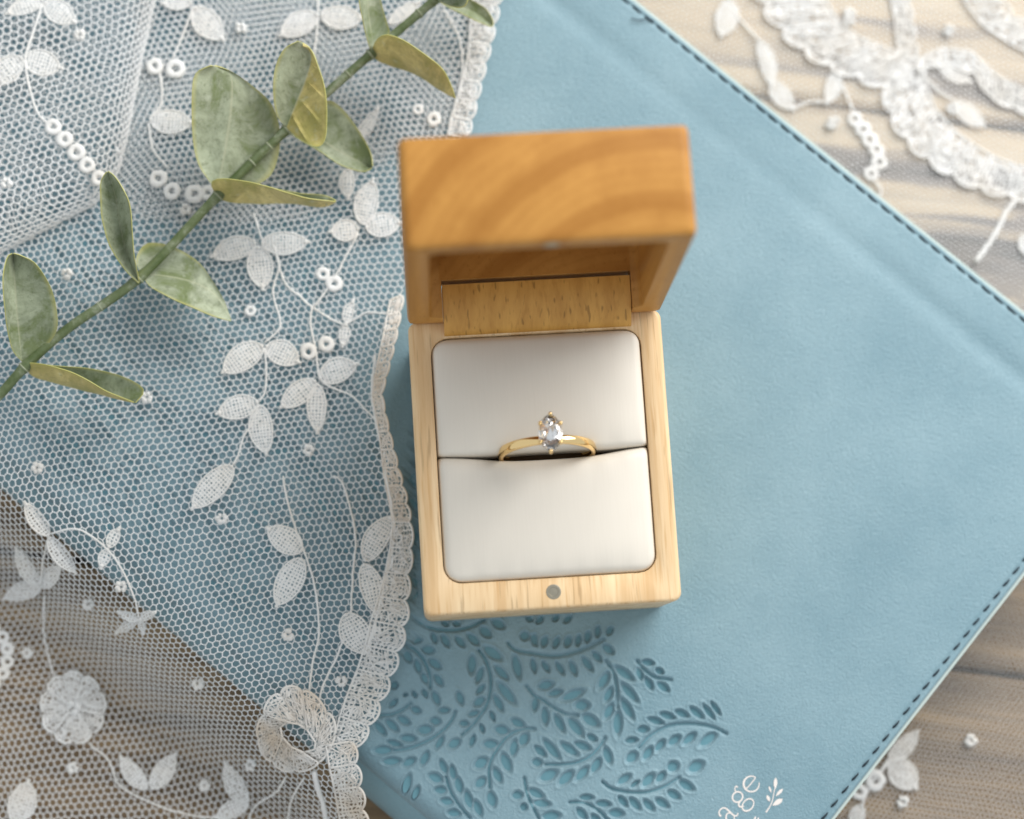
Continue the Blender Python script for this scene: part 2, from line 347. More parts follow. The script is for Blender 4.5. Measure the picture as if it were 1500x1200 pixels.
for stem, leaves in SPR:
    P = np.array([ST(U(*p)) for p in resample([(*p, 0) for p in stem], 24)[:, :2]])
    wn = win(P[:, 0].min() - 1, P[:, 0].max() + 1, P[:, 1].min() - 1, P[:, 1].max() + 1)
    x, y = gs[wn], gt[wn]; d = np.full(x.shape, 9.0)
    for a, b_ in zip(P[:-1], P[1:]):
        ab = b_ - a; u = np.clip(((x - a[0]) * ab[0] + (y - a[1]) * ab[1]) / (ab @ ab), 0, 1)
        d = np.minimum(d, np.hypot(x - a[0] - u * ab[0], y - a[1] - u * ab[1]))
    H[wn] = np.minimum(H[wn], -DEP * .8 * (1 - sst(d, .16, .56)))
    for a, b_, w_ in leaves:
        a, b_ = np.array(ST(U(*a))), np.array(ST(U(*b_))); c = (a + b_) / 2; l = np.linalg.norm(b_ - a) + .25; e = (b_ - a) / np.linalg.norm(b_ - a); wd = w_ / 7.05 + .12
        wn = win(c[0] - l, c[0] + l, c[1] - l, c[1] + l); x, y = gs[wn] - c[0], gt[wn] - c[1]
        q = np.abs(2 * (x * e[0] + y * e[1]) / l) ** 1.7 + np.abs(2 * (-x * e[1] + y * e[0]) / wd) ** 1.8
        H[wn] = np.minimum(H[wn], -DEP * (1 - sst(q, .62, 1.45))); RG[wn] = np.maximum(RG[wn], .20 * np.exp(-((q - 1.80) / .34) ** 2))
H = np.where(H < -.05, H, H + RG)
ES, ET = 1.25, 1.55                                     # stitch lines run this far from the edges
H -= .30 * np.exp(-((BW - gs - ES) / .45) ** 2) + .28 * np.exp(-((gt - ET) / .45) ** 2)
H -= .36 * np.exp(-((BW - gs - 11.5) / 2.0) ** 2) * (1 + .5 * np.sin(gt * .045)) # soft dent over the edge of the pages
H -= .9 * np.clip(1 - (BW - gs) / .7, 0, 1) ** 2 + .9 * np.clip(1 - gt / .7, 0, 1) ** 2
H += .10 * noise2(gs, gt, 3, 9, 45)
RS = 4.5
H -= np.where(gs < RS, RS - np.sqrt(np.maximum(RS ** 2 - (RS - gs) ** 2, 0)), 0)
book = thing('book', 'closed pale blue leatherette book with pressed leaf pattern under the wooden box', 'book', (*B(BW / 2, BH / 2)[:2], TZ + .6))
V = borg + gs[..., None] * sd + gt[..., None] * td; V[..., 2] = H
n0, n1 = V.shape[:2]; idx = np.arange(n0 * n1).reshape(n0, n1)
F = np.stack([idx[:-1, :-1], idx[1:, :-1], idx[1:, 1:], idx[:-1, 1:]], -1).reshape(-1, 4)
V = V.reshape(-1, 3).tolist(); F = F.tolist()
base_i = len(V); rim = list(idx[:, 0]) + list(idx[-1, 1:]) + list(idx[-2::-1, -1])   # bottom edge, fore edge, top edge
for i in rim: v = V[i]; V.append([v[0], v[1], v[2] - 1.1])
for k in range(len(rim) - 1): F.append([rim[k + 1], rim[k], base_i + k, base_i + k + 1])
cover = mesh('cover', V, F, M['cover'], book)
leaf_count, rest = 0, []
for stem, leaves in SPR:
    def onb(p, dz): q = U(*p); q[2] = dz; return q
    P = [onb(p, -DEP * .8 + .03) for p in resample([(*p, 0) for p in stem], 20)[:, :2]]
    rr = .26 * np.interp(np.linspace(0, 1, 20), [0, .1, .7, 1], [.6, 1, 1, .4])
    v, f = tube(P, rr, 5); v[:, 2] = (v[:, 2] + DEP * .8) * .15 - DEP * .8
    so = mesh('embossed_sprig', v, f, M['pressed'], book)
    for a, b_, w_ in leaves:
        a, b_ = onb(a, 0), onb(b_, 0); c = (a + b_) / 2; l = np.linalg.norm(b_ - a); e = (b_ - a) / l; g = np.array([-e[1], e[0], 0]); l += .25; wd = w_ / 7.05 + .12
        vv = [c + np.array([0, 0, -DEP + .10])]
        for k in range(14):
            th = 2 * math.pi * k / 14; cx, sy = math.cos(th), math.sin(th); q = (abs(cx) ** 1.7 + abs(sy) ** 1.8) ** (-1 / 1.75) * .90
            vv.append(c + e * cx * q * l / 2 + g * sy * q * wd / 2 + np.array([0, 0, -DEP + .035]))
        fan = [(0, 1 + k, 1 + (k + 1) % 14) for k in range(14)]; leaf_count += 1
        if leaf_count <= 300: mesh('embossed_leaf', vv, fan, M['pressed'], so)
        else: rest.append((np.array(vv), fan))
v, f = join(rest); o = mesh('embossed_leaves', v, f, M['pressed'], book); o['kind'] = 'stuff'; print('leaves', leaf_count)
# raw cut edge of the cover, spine, page block, back cover
def strip(P, wd, z0, z1):
    P = np.array(P); return P
v, f = box_bevel(0, 1, 0, 1, 0, 1, .0)
def bbox(s0, s1, t0, t1, z0, z1):
    V = [B(s, t_, z) for z in (z0, z1) for s, t_ in ((s0, t0), (s1, t0), (s1, t1), (s0, t1))]
    return np.array(V), [(3, 2, 1, 0), (4, 5, 6, 7), (0, 1, 5, 4), (1, 2, 6, 5), (2, 3, 7, 6), (3, 0, 4, 7)]
v, f = join([bbox(RS, BW + .55, -.55, .30, -1.9, -.95), bbox(BW - .30, BW + .55, .30, BH, -1.9, -.95)])
mesh('cover_edge', v, f, M['edge'], book, False)
zb_ = TZ + .6
v, f = bbox(RS, BW + .4, -.4, BH, zb_, zb_ + 1.6); mesh('back_cover', v, f, M['spine'], book, False)
v, f = bbox(RS, BW - 9, 6.5, BH - 6, zb_ + 1.6, -2.2); mesh('page_block', v, f, M['pages'], book, False)
prof = [(0, -RS)] + [(-5.0 * math.sin(math.pi * k / 8) ** .8, -RS + (zb_ + RS) * k / 8) for k in range(1, 8)] + [(0, zb_), (RS, zb_)]
V = [B(s, t_, z) for s, z in prof for t_ in np.linspace(0, BH, 20)]; F = [(i * 20 + k, i * 20 + k + 1, (i + 1) * 20 + k + 1, (i + 1) * 20 + k) for i in range(len(prof) - 1) for k in range(19)]
mesh('spine', V, F, M['spine'], book)
# stitches: one dark thread each
def stitch(p, d, length):
    g = np.array([-d[1], d[0], 0]); P = [p - d * length / 2 + np.array([0, 0, -.22]), p - d * length * .25 + g * .05 + np.array([0, 0, .06]), p + d * length * .2 - g * .05 + np.array([0, 0, .10]), p + d * length / 2 - g * .22 + np.array([0, 0, -.16])]
    v, f = tube(resample(P, 7), [.08, .15, .19, .22, .25, .23, .10], 6); return mesh('stitch', v, f, M['thread_dark'], book)
x = 4.0
while x < BW - 2: stitch(B(x + random.uniform(-.12, .12), ET, -.20), -sd, 2.35); x += 3.45
x = 5.0
while x < 190: stitch(B(BW - ES, x + random.uniform(-.12, .12), -.22), td, 3.1); x += 3.45
# loose thread end at the fore edge
v, f = tube(resample([U(958, 30, .3), U(945, 28, .5), U(935, 30, .6), U(925, 27, .5)], 10), .12, 5); mesh('thread_end', v, f, M['thread_dark'], book)
# printed word and small printed sprig
def zt(x, y): return (960 + x / 5.77, 1080 + y / 5.77)
def ribbon(P, wds, z=.06):
    P = resample([(*p, 0, w_) for p, w_ in zip(P, wds)], 30); pts = np.array([U(*zt(p[0], p[1]), z) for p in P]); T = np.gradient(pts, axis=0); T /= np.linalg.norm(T, axis=1)[:, None]
    Nn = np.stack([-T[:, 1], T[:, 0], 0 * T[:, 0]], 1); hw = P[:, 3] / 5.77 / 7.05 / 2
    V = np.vstack([pts + Nn * hw[:, None], pts - Nn * hw[:, None]]); n = len(pts)
    return V, [(i, i + 1, n + i + 1, n + i) for i in range(n - 1)]
def arc(cx, cy, rx, ry, a0, a1, rot=0, n=12):
    out = []
    for a in np.radians(np.linspace(a0, a1, n)):
        x, y = rx * math.cos(a), ry * math.sin(a); r = math.radians(rot); out.append((cx + x * math.cos(r) - y * math.sin(r), cy - (x * math.sin(r) + y * math.cos(r))))
    return out
def lensr(a, b_, w_, z=.06):
    return ribbon([(a[0] + (b_[0] - a[0]) * q, a[1] + (b_[1] - a[1]) * q) for q in np.linspace(0, 1, 7)], [2, w_ * .7, w_, w_, w_ * .85, w_ * .5, 2], z)
v, f = join([ribbon(arc(812, 395, 66, 66, 56, 372), [10, 10, 12, 15, 17, 17, 15, 13, 12, 11, 9, 7]), ribbon([(766, 436), (802, 400), (845, 345)], [9, 9, 9], .075)])
mesh('printed_letter', v, f, M['print'], book, False)
v, f = join([ribbon(arc(695, 505, 46, 42, 0, 360, 50), [13] * 12), ribbon([(678, 466), (672, 432), (684, 415), (696, 424)], [9, 9, 11, 14], .075), ribbon([(722, 536), (704, 566), (716, 588), (748, 584)], [9, 13, 14, 9], .08), ribbon(arc(783, 572, 58, 42, 0, 360, 50), [12, 12, 11, 10, 10, 12, 14, 14, 12, 10, 10, 12], .09)])
mesh('printed_letter', v, f, M['print'], book, False)
v, f = join([ribbon([(556, 668), (542, 655), (540, 628), (562, 602), (592, 600), (628, 630), (664, 662), (690, 662), (700, 640)], [18, 14, 11, 11, 13, 15, 13, 11, 8]), ribbon([(640, 640), (606, 648), (598, 690), (620, 722), (660, 715), (668, 668)], [8, 11, 14, 13, 11, 8], .075)])
mesh('printed_letter', v, f, M['print'], book, False)
v, f = join([ribbon([(935, 635), (965, 590), (988, 540), (1002, 470), (1014, 415)], [14, 9, 8, 7, 6]), lensr((1018, 342), (1012, 440), 30, .075), lensr((960, 415), (980, 468), 17, .08), lensr((1078, 436), (1018, 498), 24, .085), lensr((943, 490), (968, 545), 26, .09), lensr((1076, 522), (990, 578), 40, .095), lensr((850, 668), (832, 710), 14), lensr((874, 676), (862, 712), 12)])
mesh('printed_sprig', v, f, M['print'], book, False)
# ------------------------------------------------------------------ ring box
HB, YH, HL, TH, HW = 28.03, 56.94, 19.74, .042, 25.0
rbox = thing('ring_box', 'open honey coloured wooden ring box with ivory cushions on the blue book', 'ring box', (0, 28, .12))
def rrect(x0, x1, y0, y1, r, n=6):
    P = []
    for cx, cy, a in ((x1 - r, y1 - r, 0), (x0 + r, y1 - r, 90), (x0 + r, y0 + r, 180), (x1 - r, y0 + r, 270)):
        for k in range(n + 1):
            th = math.radians(a + 90 * k / n); P.append((cx + r * math.cos(th), cy + r * math.sin(th)))
    return np.array(P)
def shell(rings):
    """rings: list of (loop xy, z); closed first and last"""
    n = len(rings[0][0]); V = [(x, y, z) for lp, z in rings for x, y in lp]; F = []
    for i in range(len(rings) - 1):
        for k in range(n): F.append((i * n + (k + 1) % n, i * n + k, (i + 1) * n + k, (i + 1) * n + (k + 1) % n))
    F.append(tuple(range(n))); F.append(tuple((len(rings) - 1) * n + k for k in range(n))[::-1])
    return V, F
q = [U(634, 494, HB), U(940, 482, HB), U(962, 840, HB), U(646, 854, HB)]
RX0, RX1 = (q[0][0] + q[3][0]) / 2, (q[1][0] + q[2][0]) / 2; RY0, RY1 = (q[2][1] + q[3][1]) / 2, (q[0][1] + q[1][1]) / 2
print('recess', RX0, RX1, RY0, RY1)
def bevel_rings(x0, x1, y0, y1, r, zlo, zhi, rx0, rx1, ry0, ry1, rr, zin, b=.7):
    R = [(rrect(x0 + b, x1 - b, y0 + b, y1 - b, r), zlo), (rrect(x0 + .2, x1 - .2, y0 + .2, y1 - .2, r), zlo + b * .3), (rrect(x0, x1, y0, y1, r), zlo + b)]
    R += [(rrect(x0, x1, y0, y1, r), zhi - b), (rrect(x0 + .12, x1 - .12, y0 + .12, y1 - .12, r), zhi - b * .45), (rrect(x0 + .35, x1 - .35, y0 + .35, y1 - .35, r), zhi - b * .12), (rrect(x0 + b, x1 - b, y0 + b, y1 - b, r), zhi)]
    R += [(rrect(rx0 - .2, rx1 + .2, ry0 - .2, ry1 + .2, rr + .2), zhi), (rrect(rx0, rx1, ry0, ry1, rr), zhi - .2), (rrect(rx0, rx1, ry0, ry1, rr), zin)]
    return R
v, f = shell(bevel_rings(-HW, HW, 0, YH + .6, 1.7, .12, HB, RX0, RX1, RY0, RY1, 3.6, 8))
def fix_normals(o):
    import bmesh
    bm = bmesh.new(); bm.from_mesh(o.data); bmesh.ops.recalc_face_normals(bm, faces=bm.faces); bm.to_mesh(o.data); bm.free()
def autosmooth(o, ang=40):
    o.data.set_sharp_from_angle(angle=math.radians(ang))
base = mesh('base', v, f, M['base'], rbox); fix_normals(base); autosmooth(base, 50)
# lid, local frame: x, l (from hinge to front), d (depth away from the rim)
LW0, LW1 = 4.3, 4.3
v, f = shell(bevel_rings(-HW, HW, 0, YH, 1.7, 0, HL, -HW + LW0, HW - LW1, 4.5, YH - 4.4, 2.2, 4.2, 1.35))
v = np.array(v); v[:, 2] = HL - v[:, 2]
L0 = np.array([0, YH, HB + .15]); lu = np.array([0, math.sin(TH), math.cos(TH)]); ld = np.array([0, math.cos(TH), -math.sin(TH)])
DN = float(U(786, 404, HB + 4.6)[1] - YH); print('notch', DN)
KX0, KX1 = U(649, 450, HB + 3)[0], U(924, 440, HB + 3)[0]
# lid is built in its own axes so that the grain follows the lid
lid = mesh('lid', v, f, M['lid'], None); fix_normals(lid)
cv = [(x, y, z) for z in (-3, DN) for x, y in ((KX0 - .12, -3), (KX1 + .12, -3), (KX1 + .12, 12.5), (KX0 - .12, 12.5))]
cut = mesh('cutter', cv, [(3, 2, 1, 0), (4, 5, 6, 7), (0, 1, 5, 4), (1, 2, 6, 5), (2, 3, 7, 6), (3, 0, 4, 7)], M['lid'], None, False); fix_normals(cut)
bo = lid.modifiers.new('notch', 'BOOLEAN'); bo.operation = 'DIFFERENCE'; bo.object = cut; bo.solver = 'EXACT'
dg = bpy.context.evaluated_depsgraph_get(); nm = bpy.data.meshes.new_from_object(lid.evaluated_get(dg)); lid.modifiers.clear(); old = lid.data; lid.data = nm; bpy.data.objects.remove(cut)
nm.polygons.foreach_set('use_smooth', [True] * len(nm.polygons)); autosmooth(lid, 50)
lid.parent = rbox; ro = np.array(rbox['_o'])
loc = (L0 - ro) * S
lid.matrix_local = Matrix([[1, 0, 0, loc[0]], [0, lu[1], ld[1], loc[1]], [0, lu[2], ld[2], loc[2]], [0, 0, 0, 1]])
lid['_o'] = [0, 0, 0]
# knuckle: rounded wooden hinge barrel fixed to the base
ya, yb, kb = RY1 + .25, YH + DN - .7, 4.6
sec = [(yb - (yb - ya) * math.cos(a), HB - .7 + kb * math.sin(a) ** .9) for a in np.linspace(0, math.pi / 2, 16)] + [(yb, HB - 6), (YH + .3, HB - 12), (ya, HB - 12)]
V = [(x, y, z) for x in (KX0, KX1) for y, z in sec]; n = len(sec)
F = [(i, (i + 1) % n, n + (i + 1) % n, n + i) for i in range(n)] + [tuple(range(n))[::-1], tuple(range(n, 2 * n))]
kn = mesh('hinge_knuckle', V, F, M['knuckle'], rbox); fix_normals(kn); autosmooth(kn, 40)
# magnets
def disc(c, r, h, ax, mat, name, parent, inner=.62):
    V, F = [], []; n = 24
    for rr, zz in ((r, -.6), (r, h), (r * .9, h + .03), (r * inner, h + .03), (r * inner * .95, h - .05), (0.001, h - .02)):
        for k in range(n): V.append(np.array(c) + np.array([rr * math.cos(2 * math.pi * k / n), rr * math.sin(2 * math.pi * k / n), zz]))
    for i in range(5):
        for k in range(n): F.append((i * n + k, i * n + (k + 1) % n, (i + 1) * n + (k + 1) % n, (i + 1) * n + k))
    return mesh(name, V, F, mat, parent, False)
mg = U(811, 867, HB); disc((mg[0], mg[1], HB), 1.45, .05, None, M['steel'], 'magnet', rbox)
m2 = disc((0, 0, 0), 1.45, .05, None, M['steel'], 'magnet', None); m2.parent = rbox
p2 = L0 + lu * (YH - 2.4) - ld * .0 + np.array([mg[0], 0, 0]); p2 = (p2 - ro) * S
m2.matrix_local = Matrix([[1, 0, 0, p2[0]], [0, lu[1], -ld[1], p2[1]], [0, lu[2], -ld[2], p2[2]], [0, 0, 0, 1]])
# cushions
SL = U(809, 664, HB)[1]; RXC = U(802, 660, HB)[0]
def pad(y0f, y1f, dome, seed, rc0, rc1):
    nx, ny = 56, 40; g = .14
    us = -np.cos(np.linspace(0, math.pi, nx)); us = .55 * us + .45 * np.linspace(-1, 1, nx); vs = .5 - .5 * np.cos(np.linspace(0, math.pi, ny)); vs = .6 * vs + .4 * np.linspace(0, 1, ny)
    V = np.zeros((nx, ny, 3)); xc, hw = (RX0 + RX1) / 2, (RX1 - RX0) / 2 - g
    for i, u in enumerate(us):
        for j, v_ in enumerate(vs):
            x = xc + hw * u; a, b_ = y0f(x), y1f(x); y = a + (b_ - a) * v_
            dy0, dy1 = y - a, b_ - y; ins = 0
            for dy, rc in ((dy0, rc0), (dy1, rc1)):
                if dy < rc: ins = max(ins, rc - math.sqrt(max(rc * rc - (rc - dy) ** 2, 0)))
            x = xc + (hw - ins) * u; d = [hw - ins - abs(x - xc), dy0, dy1]
            z = HB + .25 + dome * (1 - u ** 4) * (1 - (2 * v_ - 1) ** 4) 
            for dd, r in zip(d, (1.5, 1.5 if rc0 > 1 else 1.2, 1.5 if rc1 > 1 else 2.2)):
                if dd < r: z -= r - math.sqrt(max(r * r - (r - dd) ** 2, 0))
            V[i, j] = (x, y, z + .10 * noise2(x, y, seed, 6, 14) + .10 * math.exp(-min(dy0, dy1) / 2.5) * math.sin(x * 1.3 + seed) * min(1, min(d) / 1.2))
    V0 = V.reshape(-1, 3).tolist(); idx = np.arange(nx * ny).reshape(nx, ny)
    F = np.stack([idx[:-1, :-1], idx[1:, :-1], idx[1:, 1:], idx[:-1, 1:]], -1).reshape(-1, 4).tolist()
    bd = list(idx[:, 0]) + list(idx[-1, 1:]) + list(idx[-2::-1, -1]) + list(idx[0, -2:0:-1]); s_ = len(V0)
    for i in bd: v_ = V0[i]; V0.append([v_[0], v_[1], v_[2] - 7])
    for k in range(len(bd)): k2 = (k + 1) % len(bd); F.append([bd[k2], bd[k], s_ + k, s_ + k2])
    return V0, F
gg = lambda x, wdt: math.exp(-(((x - RXC) / wdt) ** 4))
fy1 = lambda x: SL - .05 + .55 * (abs(x - RXC) / 20) ** 2 - .95 * gg(x, 14)
by0 = lambda x: SL + .05 + .55 * (abs(x - RXC) / 20) ** 2 + .5 * gg(x, 9.5)
v, f = pad(lambda x: RY0 + .14, fy1, 1.5, 5, 3.4, .4); o = mesh('cushion', v, f, M['pad'], rbox); o['label'] = 'front ivory cushion of the box'
v, f = pad(by0, lambda x: RY1 - .14, 1.4, 6, .4, 3.0); o = mesh('cushion', v, f, M['pad'], rbox); o['label'] = 'rear ivory cushion of the box'
v, f = shell([(rrect(RX0 + .05, RX1 - .05, RY0 + .05, RY1 - .05, 3.5), 8.2), (rrect(RX0 + .05, RX1 - .05, RY0 + .05, RY1 - .05, 3.5), HB - 6.5)]); o = mesh('slit_shade_filler', v, f, M['gap'], rbox, False); fix_normals(o)  # added filler below the cushions, shade of the slit put into its dark colour
# ------------------------------------------------------------------ ring
RR = 9.0; lean = .15; ZC = HB - 1.7
rc = np.array([RXC, SL + .45, ZC]); ru = np.array([0, math.sin(lean), math.cos(lean)]); rn = np.array([0, math.cos(lean), -math.sin(lean)]); rx = np.array([1.0, 0, 0])
ring = thing('diamond_ring', 'yellow gold solitaire ring with pointed oval clear stone held in the ivory cushion slit', 'ring', tuple(rc - ru * RR))
V, F = [], []; n, m = 96, 14
for i in range(n):
    a = 2 * math.pi * i / n; d = rx * math.sin(a) + ru * math.cos(a); tp = .80 + .20 * min(1, abs(math.sin(a / 2)) * 1.8)
    for k in range(m):
        b_ = 2 * math.pi * k / m; c_, s_ = math.cos(b_), math.sin(b_)
        V.append(rc + d * (RR + .72 * (abs(c_) ** .8) * (1 if c_ > 0 else -.75)) + rn * (1.05 * tp * (abs(s_) ** .75) * (1 if s_ > 0 else -1)))
for i in range(n):
    for k in range(m): F.append((i * m + k, i * m + (k + 1) % m, ((i + 1) % n) * m + (k + 1) % m, ((i + 1) % n) * m + k))
mesh('band', V, F, M['gold'], ring)
gz = RR + 4.6; gc = rc + ru * gz
roll = .055
gx = rx * math.cos(roll) - rn * math.sin(roll); gy = rn * math.cos(roll) + rx * math.sin(roll)
def gp(x, y, z): return gc + gx * x + gy * y + ru * z
GA, GB = 2.30, 3.65
def outl(a, k=1.0):
    c_, s_ = math.cos(a), math.sin(a); r = (abs(c_) ** 1.55 + abs(s_) ** 1.55) ** (-1 / 1.55); r = .45 * r + .55
    return GA * k * c_ * r * 1.02, GB * k * s_ * (r if abs(s_) < .97 else r)
n = 16; V = [];
for k in range(n): V.append(gp(*outl(2 * math.pi * k / n), .10))            # 0-15 girdle top
for k in range(n): V.append(gp(*outl(2 * math.pi * k / n), -.10))           # 16-31 girdle bottom
for k in range(8): V.append(gp(*outl(2 * math.pi * (k + .5) / 8, .80), .62))     # 32-39 crown middle
for k in range(8): V.append(gp(*outl(2 * math.pi * k / 8, .56), .98))       # 40-47 table
for k in range(8):
    x_, y_ = outl(2 * math.pi * (k + .5) / 8, .50); x_ += (-.16, .1, .14, -.08, .12, -.15, .06, .1)[k]; y_ += (.1, -.14, .08, .15, -.1, .12, -.12, .05)[k]; V.append(gp(x_, y_ + .62 * math.copysign(1, y_), -1.22))   # 48-55 pavilion middle
V.append(gp(0, 1.35, -2.3)); V.append(gp(0, -1.35, -2.3))
F = [tuple(range(40, 48))]
for k in range(n): F.append((k, (k + 1) % n, 16 + (k + 1) % n, 16 + k)[::-1])
for k in range(8):
    g0, g1, g2 = 2 * k, 2 * k + 1, (2 * k + 2) % 16; cm = 32 + k; cp = 32 + (k - 1) % 8; t0, t1 = 40 + k, 40 + (k + 1) % 8
    F += [(g0, g1, cm), (g1, g2, cm), (g0, cm, t0), (g0, t0, cp), (t0, cm, t1)]
    pm_, pp = 48 + k, 48 + (k - 1) % 8; cul = 56 if k in (0, 1, 2, 3) else 57
    F += [(16 + g1, 16 + g0, pm_), (16 + g2, 16 + g1, pm_), (16 + g0, pp, pm_)]
    F += [(pm_, pp, 56 if k in (1, 2, 3) else 57 if k in (5, 6, 7) else 56)]
F += [(48, 56, 57), (55, 48, 57), (51, 57, 56), (52, 57, 51)]
F = [f_ for f_ in F]
gm = mesh('gemstone', V, F, M['gem'], ring, False); fix_normals(gm)
for a in (90, 270, 148, 32, 212, 328):
    x, y = outl(math.radians(a), 1.0); P = [gp(x * .30, y * .22, -3.7), gp(x * .66, y * .6, -2.3), gp(x * 1.0, y * 1.0, -.5), gp(x * 1.05, y * 1.04, .25), gp(x * .97, y * .97, .52)]
    v, f = join([tube(resample(P, 12), np.interp(np.linspace(0, 1, 12), [0, .7, 1], [.38, .36, .34]), 8), blob(gp(x * 1.0, y * 1.0, .42), .42, 10, 6)])
    mesh('prong', v, f, M['gold'], ring)
v, f = tube([gp(*[c * .62 for c in outl(2 * math.pi * k / 24)], -2.35) for k in range(24)], .30, 8, True); mesh('setting_rail', v, f, M['gold'], ring)
# ------------------------------------------------------------------ lace
PL = np.linspace(-4, 60, 400)                                        # profile of the cloth past the spine edge
PZ = -(-TZ - 1.0) * sst(PL, 1.0, 24.0); PA = np.r_[0, np.cumsum(np.hypot(np.diff(PL), np.diff(PZ)))] + PL[0]
def STA(P): d = P - borg; return d @ sd, d @ td
def veil_hA(P, layer=0):
    s, t_ = STA(P); z = np.interp(-s, PL, PZ); wv_ = .5 + .5 * noise2(P[:, 0], P[:, 1], 21, 8, 55)
    e = P - np.array([*U(578, 590, 6)[:2], 0]); k_ = np.exp(-(e[:, 0] / 5.0) ** 2 - (e[:, 1] / 17) ** 4)
    return z + (.95 + 2.6 * wv_ * wv_ + 8.0 * k_ if layer == 0 else .40 + .75 * wv_)
def V_(px, py, dz=0.0):
    z = 1.0
    for _ in range(12): z = .4 * z + .6 * float(veil_hA(U(px, py, z)[None])[0])
    p = U(px, py, z); p[2] = z + dz; return p
def T_(px, py, dz=0.0): return U(px, py, TZ + .55 + dz)
def inpoly(P, poly):
    x, y = P[:, 0], P[:, 1]; c = np.zeros(len(P), bool); n = len(poly); j = n - 1
    for i in range(n):
        xi, yi = poly[i]; xj, yj = poly[j]
        k = ((yi > y) != (yj > y)) & (x < (xj - xi) * (y - yi) / (yj - yi + 1e-12) + xi); c ^= k; j = i
    return c
def hexnet(cx, cy, R, pitch, rot, seed):
    """nodes and edges of a hexagonal net around a centre"""
    a = pitch / math.sqrt(3); nx, ny = int(R / pitch) + 2, int(R / (1.5 * a)) + 2; nodes, edges, key = [], [], {}
    def nid(i, j, k):
        q_ = (i, j, k)
        if q_ not in key: key[q_] = len(nodes); nodes.append((i * pitch + (j % 2) * pitch / 2, j * 1.5 * a + (a / 2 if k else -a / 2)))
        return key[q_]
    for j in range(-ny, ny):
        for i in range(-nx, nx):
            A_, B_ = nid(i, j, 0), nid(i, j, 1); edges.append((A_, B_))
            o = j % 2
            edges.append((B_, nid(i + o, j + 1, 0))); edges.append((B_, nid(i + o - 1, j + 1, 0)))
    P = np.array(nodes); r = np.random.default_rng(seed); P += r.normal(0, pitch * .04, P.shape)
    c_, s_ = math.cos(rot), math.sin(rot)
    return P @ np.array([[c_, s_], [-s_, c_]]) + (cx, cy), np.array(edges)
def threads(A_, B_, r, n=4):
    D = B_ - A_; L = np.linalg.norm(D, axis=1)[:, None]; D = D / L; up = np.array([0, 0, 1.0]); X = np.cross(D, up); X /= np.linalg.norm(X, axis=1)[:, None] + 1e-9; Y = np.cross(D, X)
    A2, B2 = A_ - D * r * .6, B_ + D * r * .6; rings = []
    for k in range(n):
        an_ = 2 * math.pi * (k + .5) / n; rings.append(X * math.cos(an_) + Y * math.sin(an_))
    Rg = np.stack(rings, 1) * r; Vv = np.concatenate([A2[:, None] + Rg, B2[:, None] + Rg], 1); N = len(A_)
    base_ = (np.arange(N) * 2 * n)[:, None]; fs = []
    for k in range(n): fs.append(np.concatenate([base_ + k, base_ + (k + 1) % n, base_ + n + (k + 1) % n, base_ + n + k], 1))
    return Vv.reshape(-1, 3), np.concatenate(fs)
veil_poly_px = [(-240, -240), (790, -240), (742, -70), (716, 50), (700, 110), (684, 185), (650, 290), (612, 390), (588, 435), (572, 500), (556, 560), (556, 610), (570, 680), (582, 740), (584, 800), (576, 870), (560, 940), (538, 1000), (508, 1060), (490, 1100), (505, 1270), (520, 1420), (-240, 1420)]
veil_poly = [tuple(V_(*p)[:2]) for p in veil_poly_px]
def warp(P, amp=2.2, seed=31):
    P = P + .18 * np.stack([noise2(P[:, 0], P[:, 1], seed + 8, 8, 11), noise2(P[:, 0], P[:, 1], seed + 9, 8, 11)], 1)
    return P + amp * np.stack([noise2(P[:, 0], P[:, 1], seed, 6, 60), noise2(P[:, 0], P[:, 1], seed + 1, 6, 60)], 1)
veil = thing('lace_veil', 'white embroidered net lace veil draped over the spine of the blue book', 'lace', tuple(V_(300, 500)))
def draped_net(pitch, rot, r, layer, seed, mat, poly):
    c = U(300, 550); P2, Ed = hexnet(c[0], c[1], 165, pitch, rot, seed); P2 = warp(P2, 2.2, seed + 5)
    d = (np.c_[P2, np.zeros(len(P2))] - borg); s, t_ = d @ sd, d @ td
    ds = -s; past = np.where(ds > PL[0], np.interp(ds, PA, PL), ds)             # cloth length follows the slope
    P3 = borg + (-past)[:, None] * sd + t_[:, None] * td; z = veil_hA(P3, layer); P3[:, 2] = z + np.random.default_rng(seed).normal(0, .05, len(z))
    ok = inpoly(P3, poly); e = Ed[ok[Ed[:, 0]] & ok[Ed[:, 1]]]
    v, f = threads(P3[e[:, 0]], P3[e[:, 1]], r)
    o = mesh('net', v, f, mat, veil); o['kind'] = 'stuff'; return o
draped_net(1.50, .10, .145, 0, 1, M['net'], veil_poly)
under_poly = [tuple(V_(*p)[:2]) for p in [(240, -240), (790, -240), (742, -70), (716, 50), (700, 110), (684, 185), (600, 210), (520, 260), (450, 320), (300, 330), (200, 320), (160, 280)]]
draped_net(1.50, .16, .15, 1, 1, M['netlow'], under_poly)
# folded-over upper layer in the corner of the veil
fold_px = [(-240, -240), (285, -240), (246, -70), (229, 0), (215, 60), (203, 120), (188, 200), (172, 262), (140, 300), (60, 342), (-70, 410), (-240, 500)]
fold_poly = np.array([V_(*p)[:2] for p in fold_px])
def fold_dist(P):
    d = np.full(len(P), 1e9); pts = fold_poly[1:]
    for a, b_ in zip(pts[:-1], pts[1:]):
        ab = b_ - a; u = np.clip(((P - a) @ ab) / (ab @ ab), 0, 1); d = np.minimum(d, np.linalg.norm(P - a - u[:, None] * ab, axis=1))
    return d
c = U(80, 150); P2, Ed = hexnet(c[0], c[1], 95, 1.68, 1.35, 9); P2 = warp(P2, 2.5, 77)
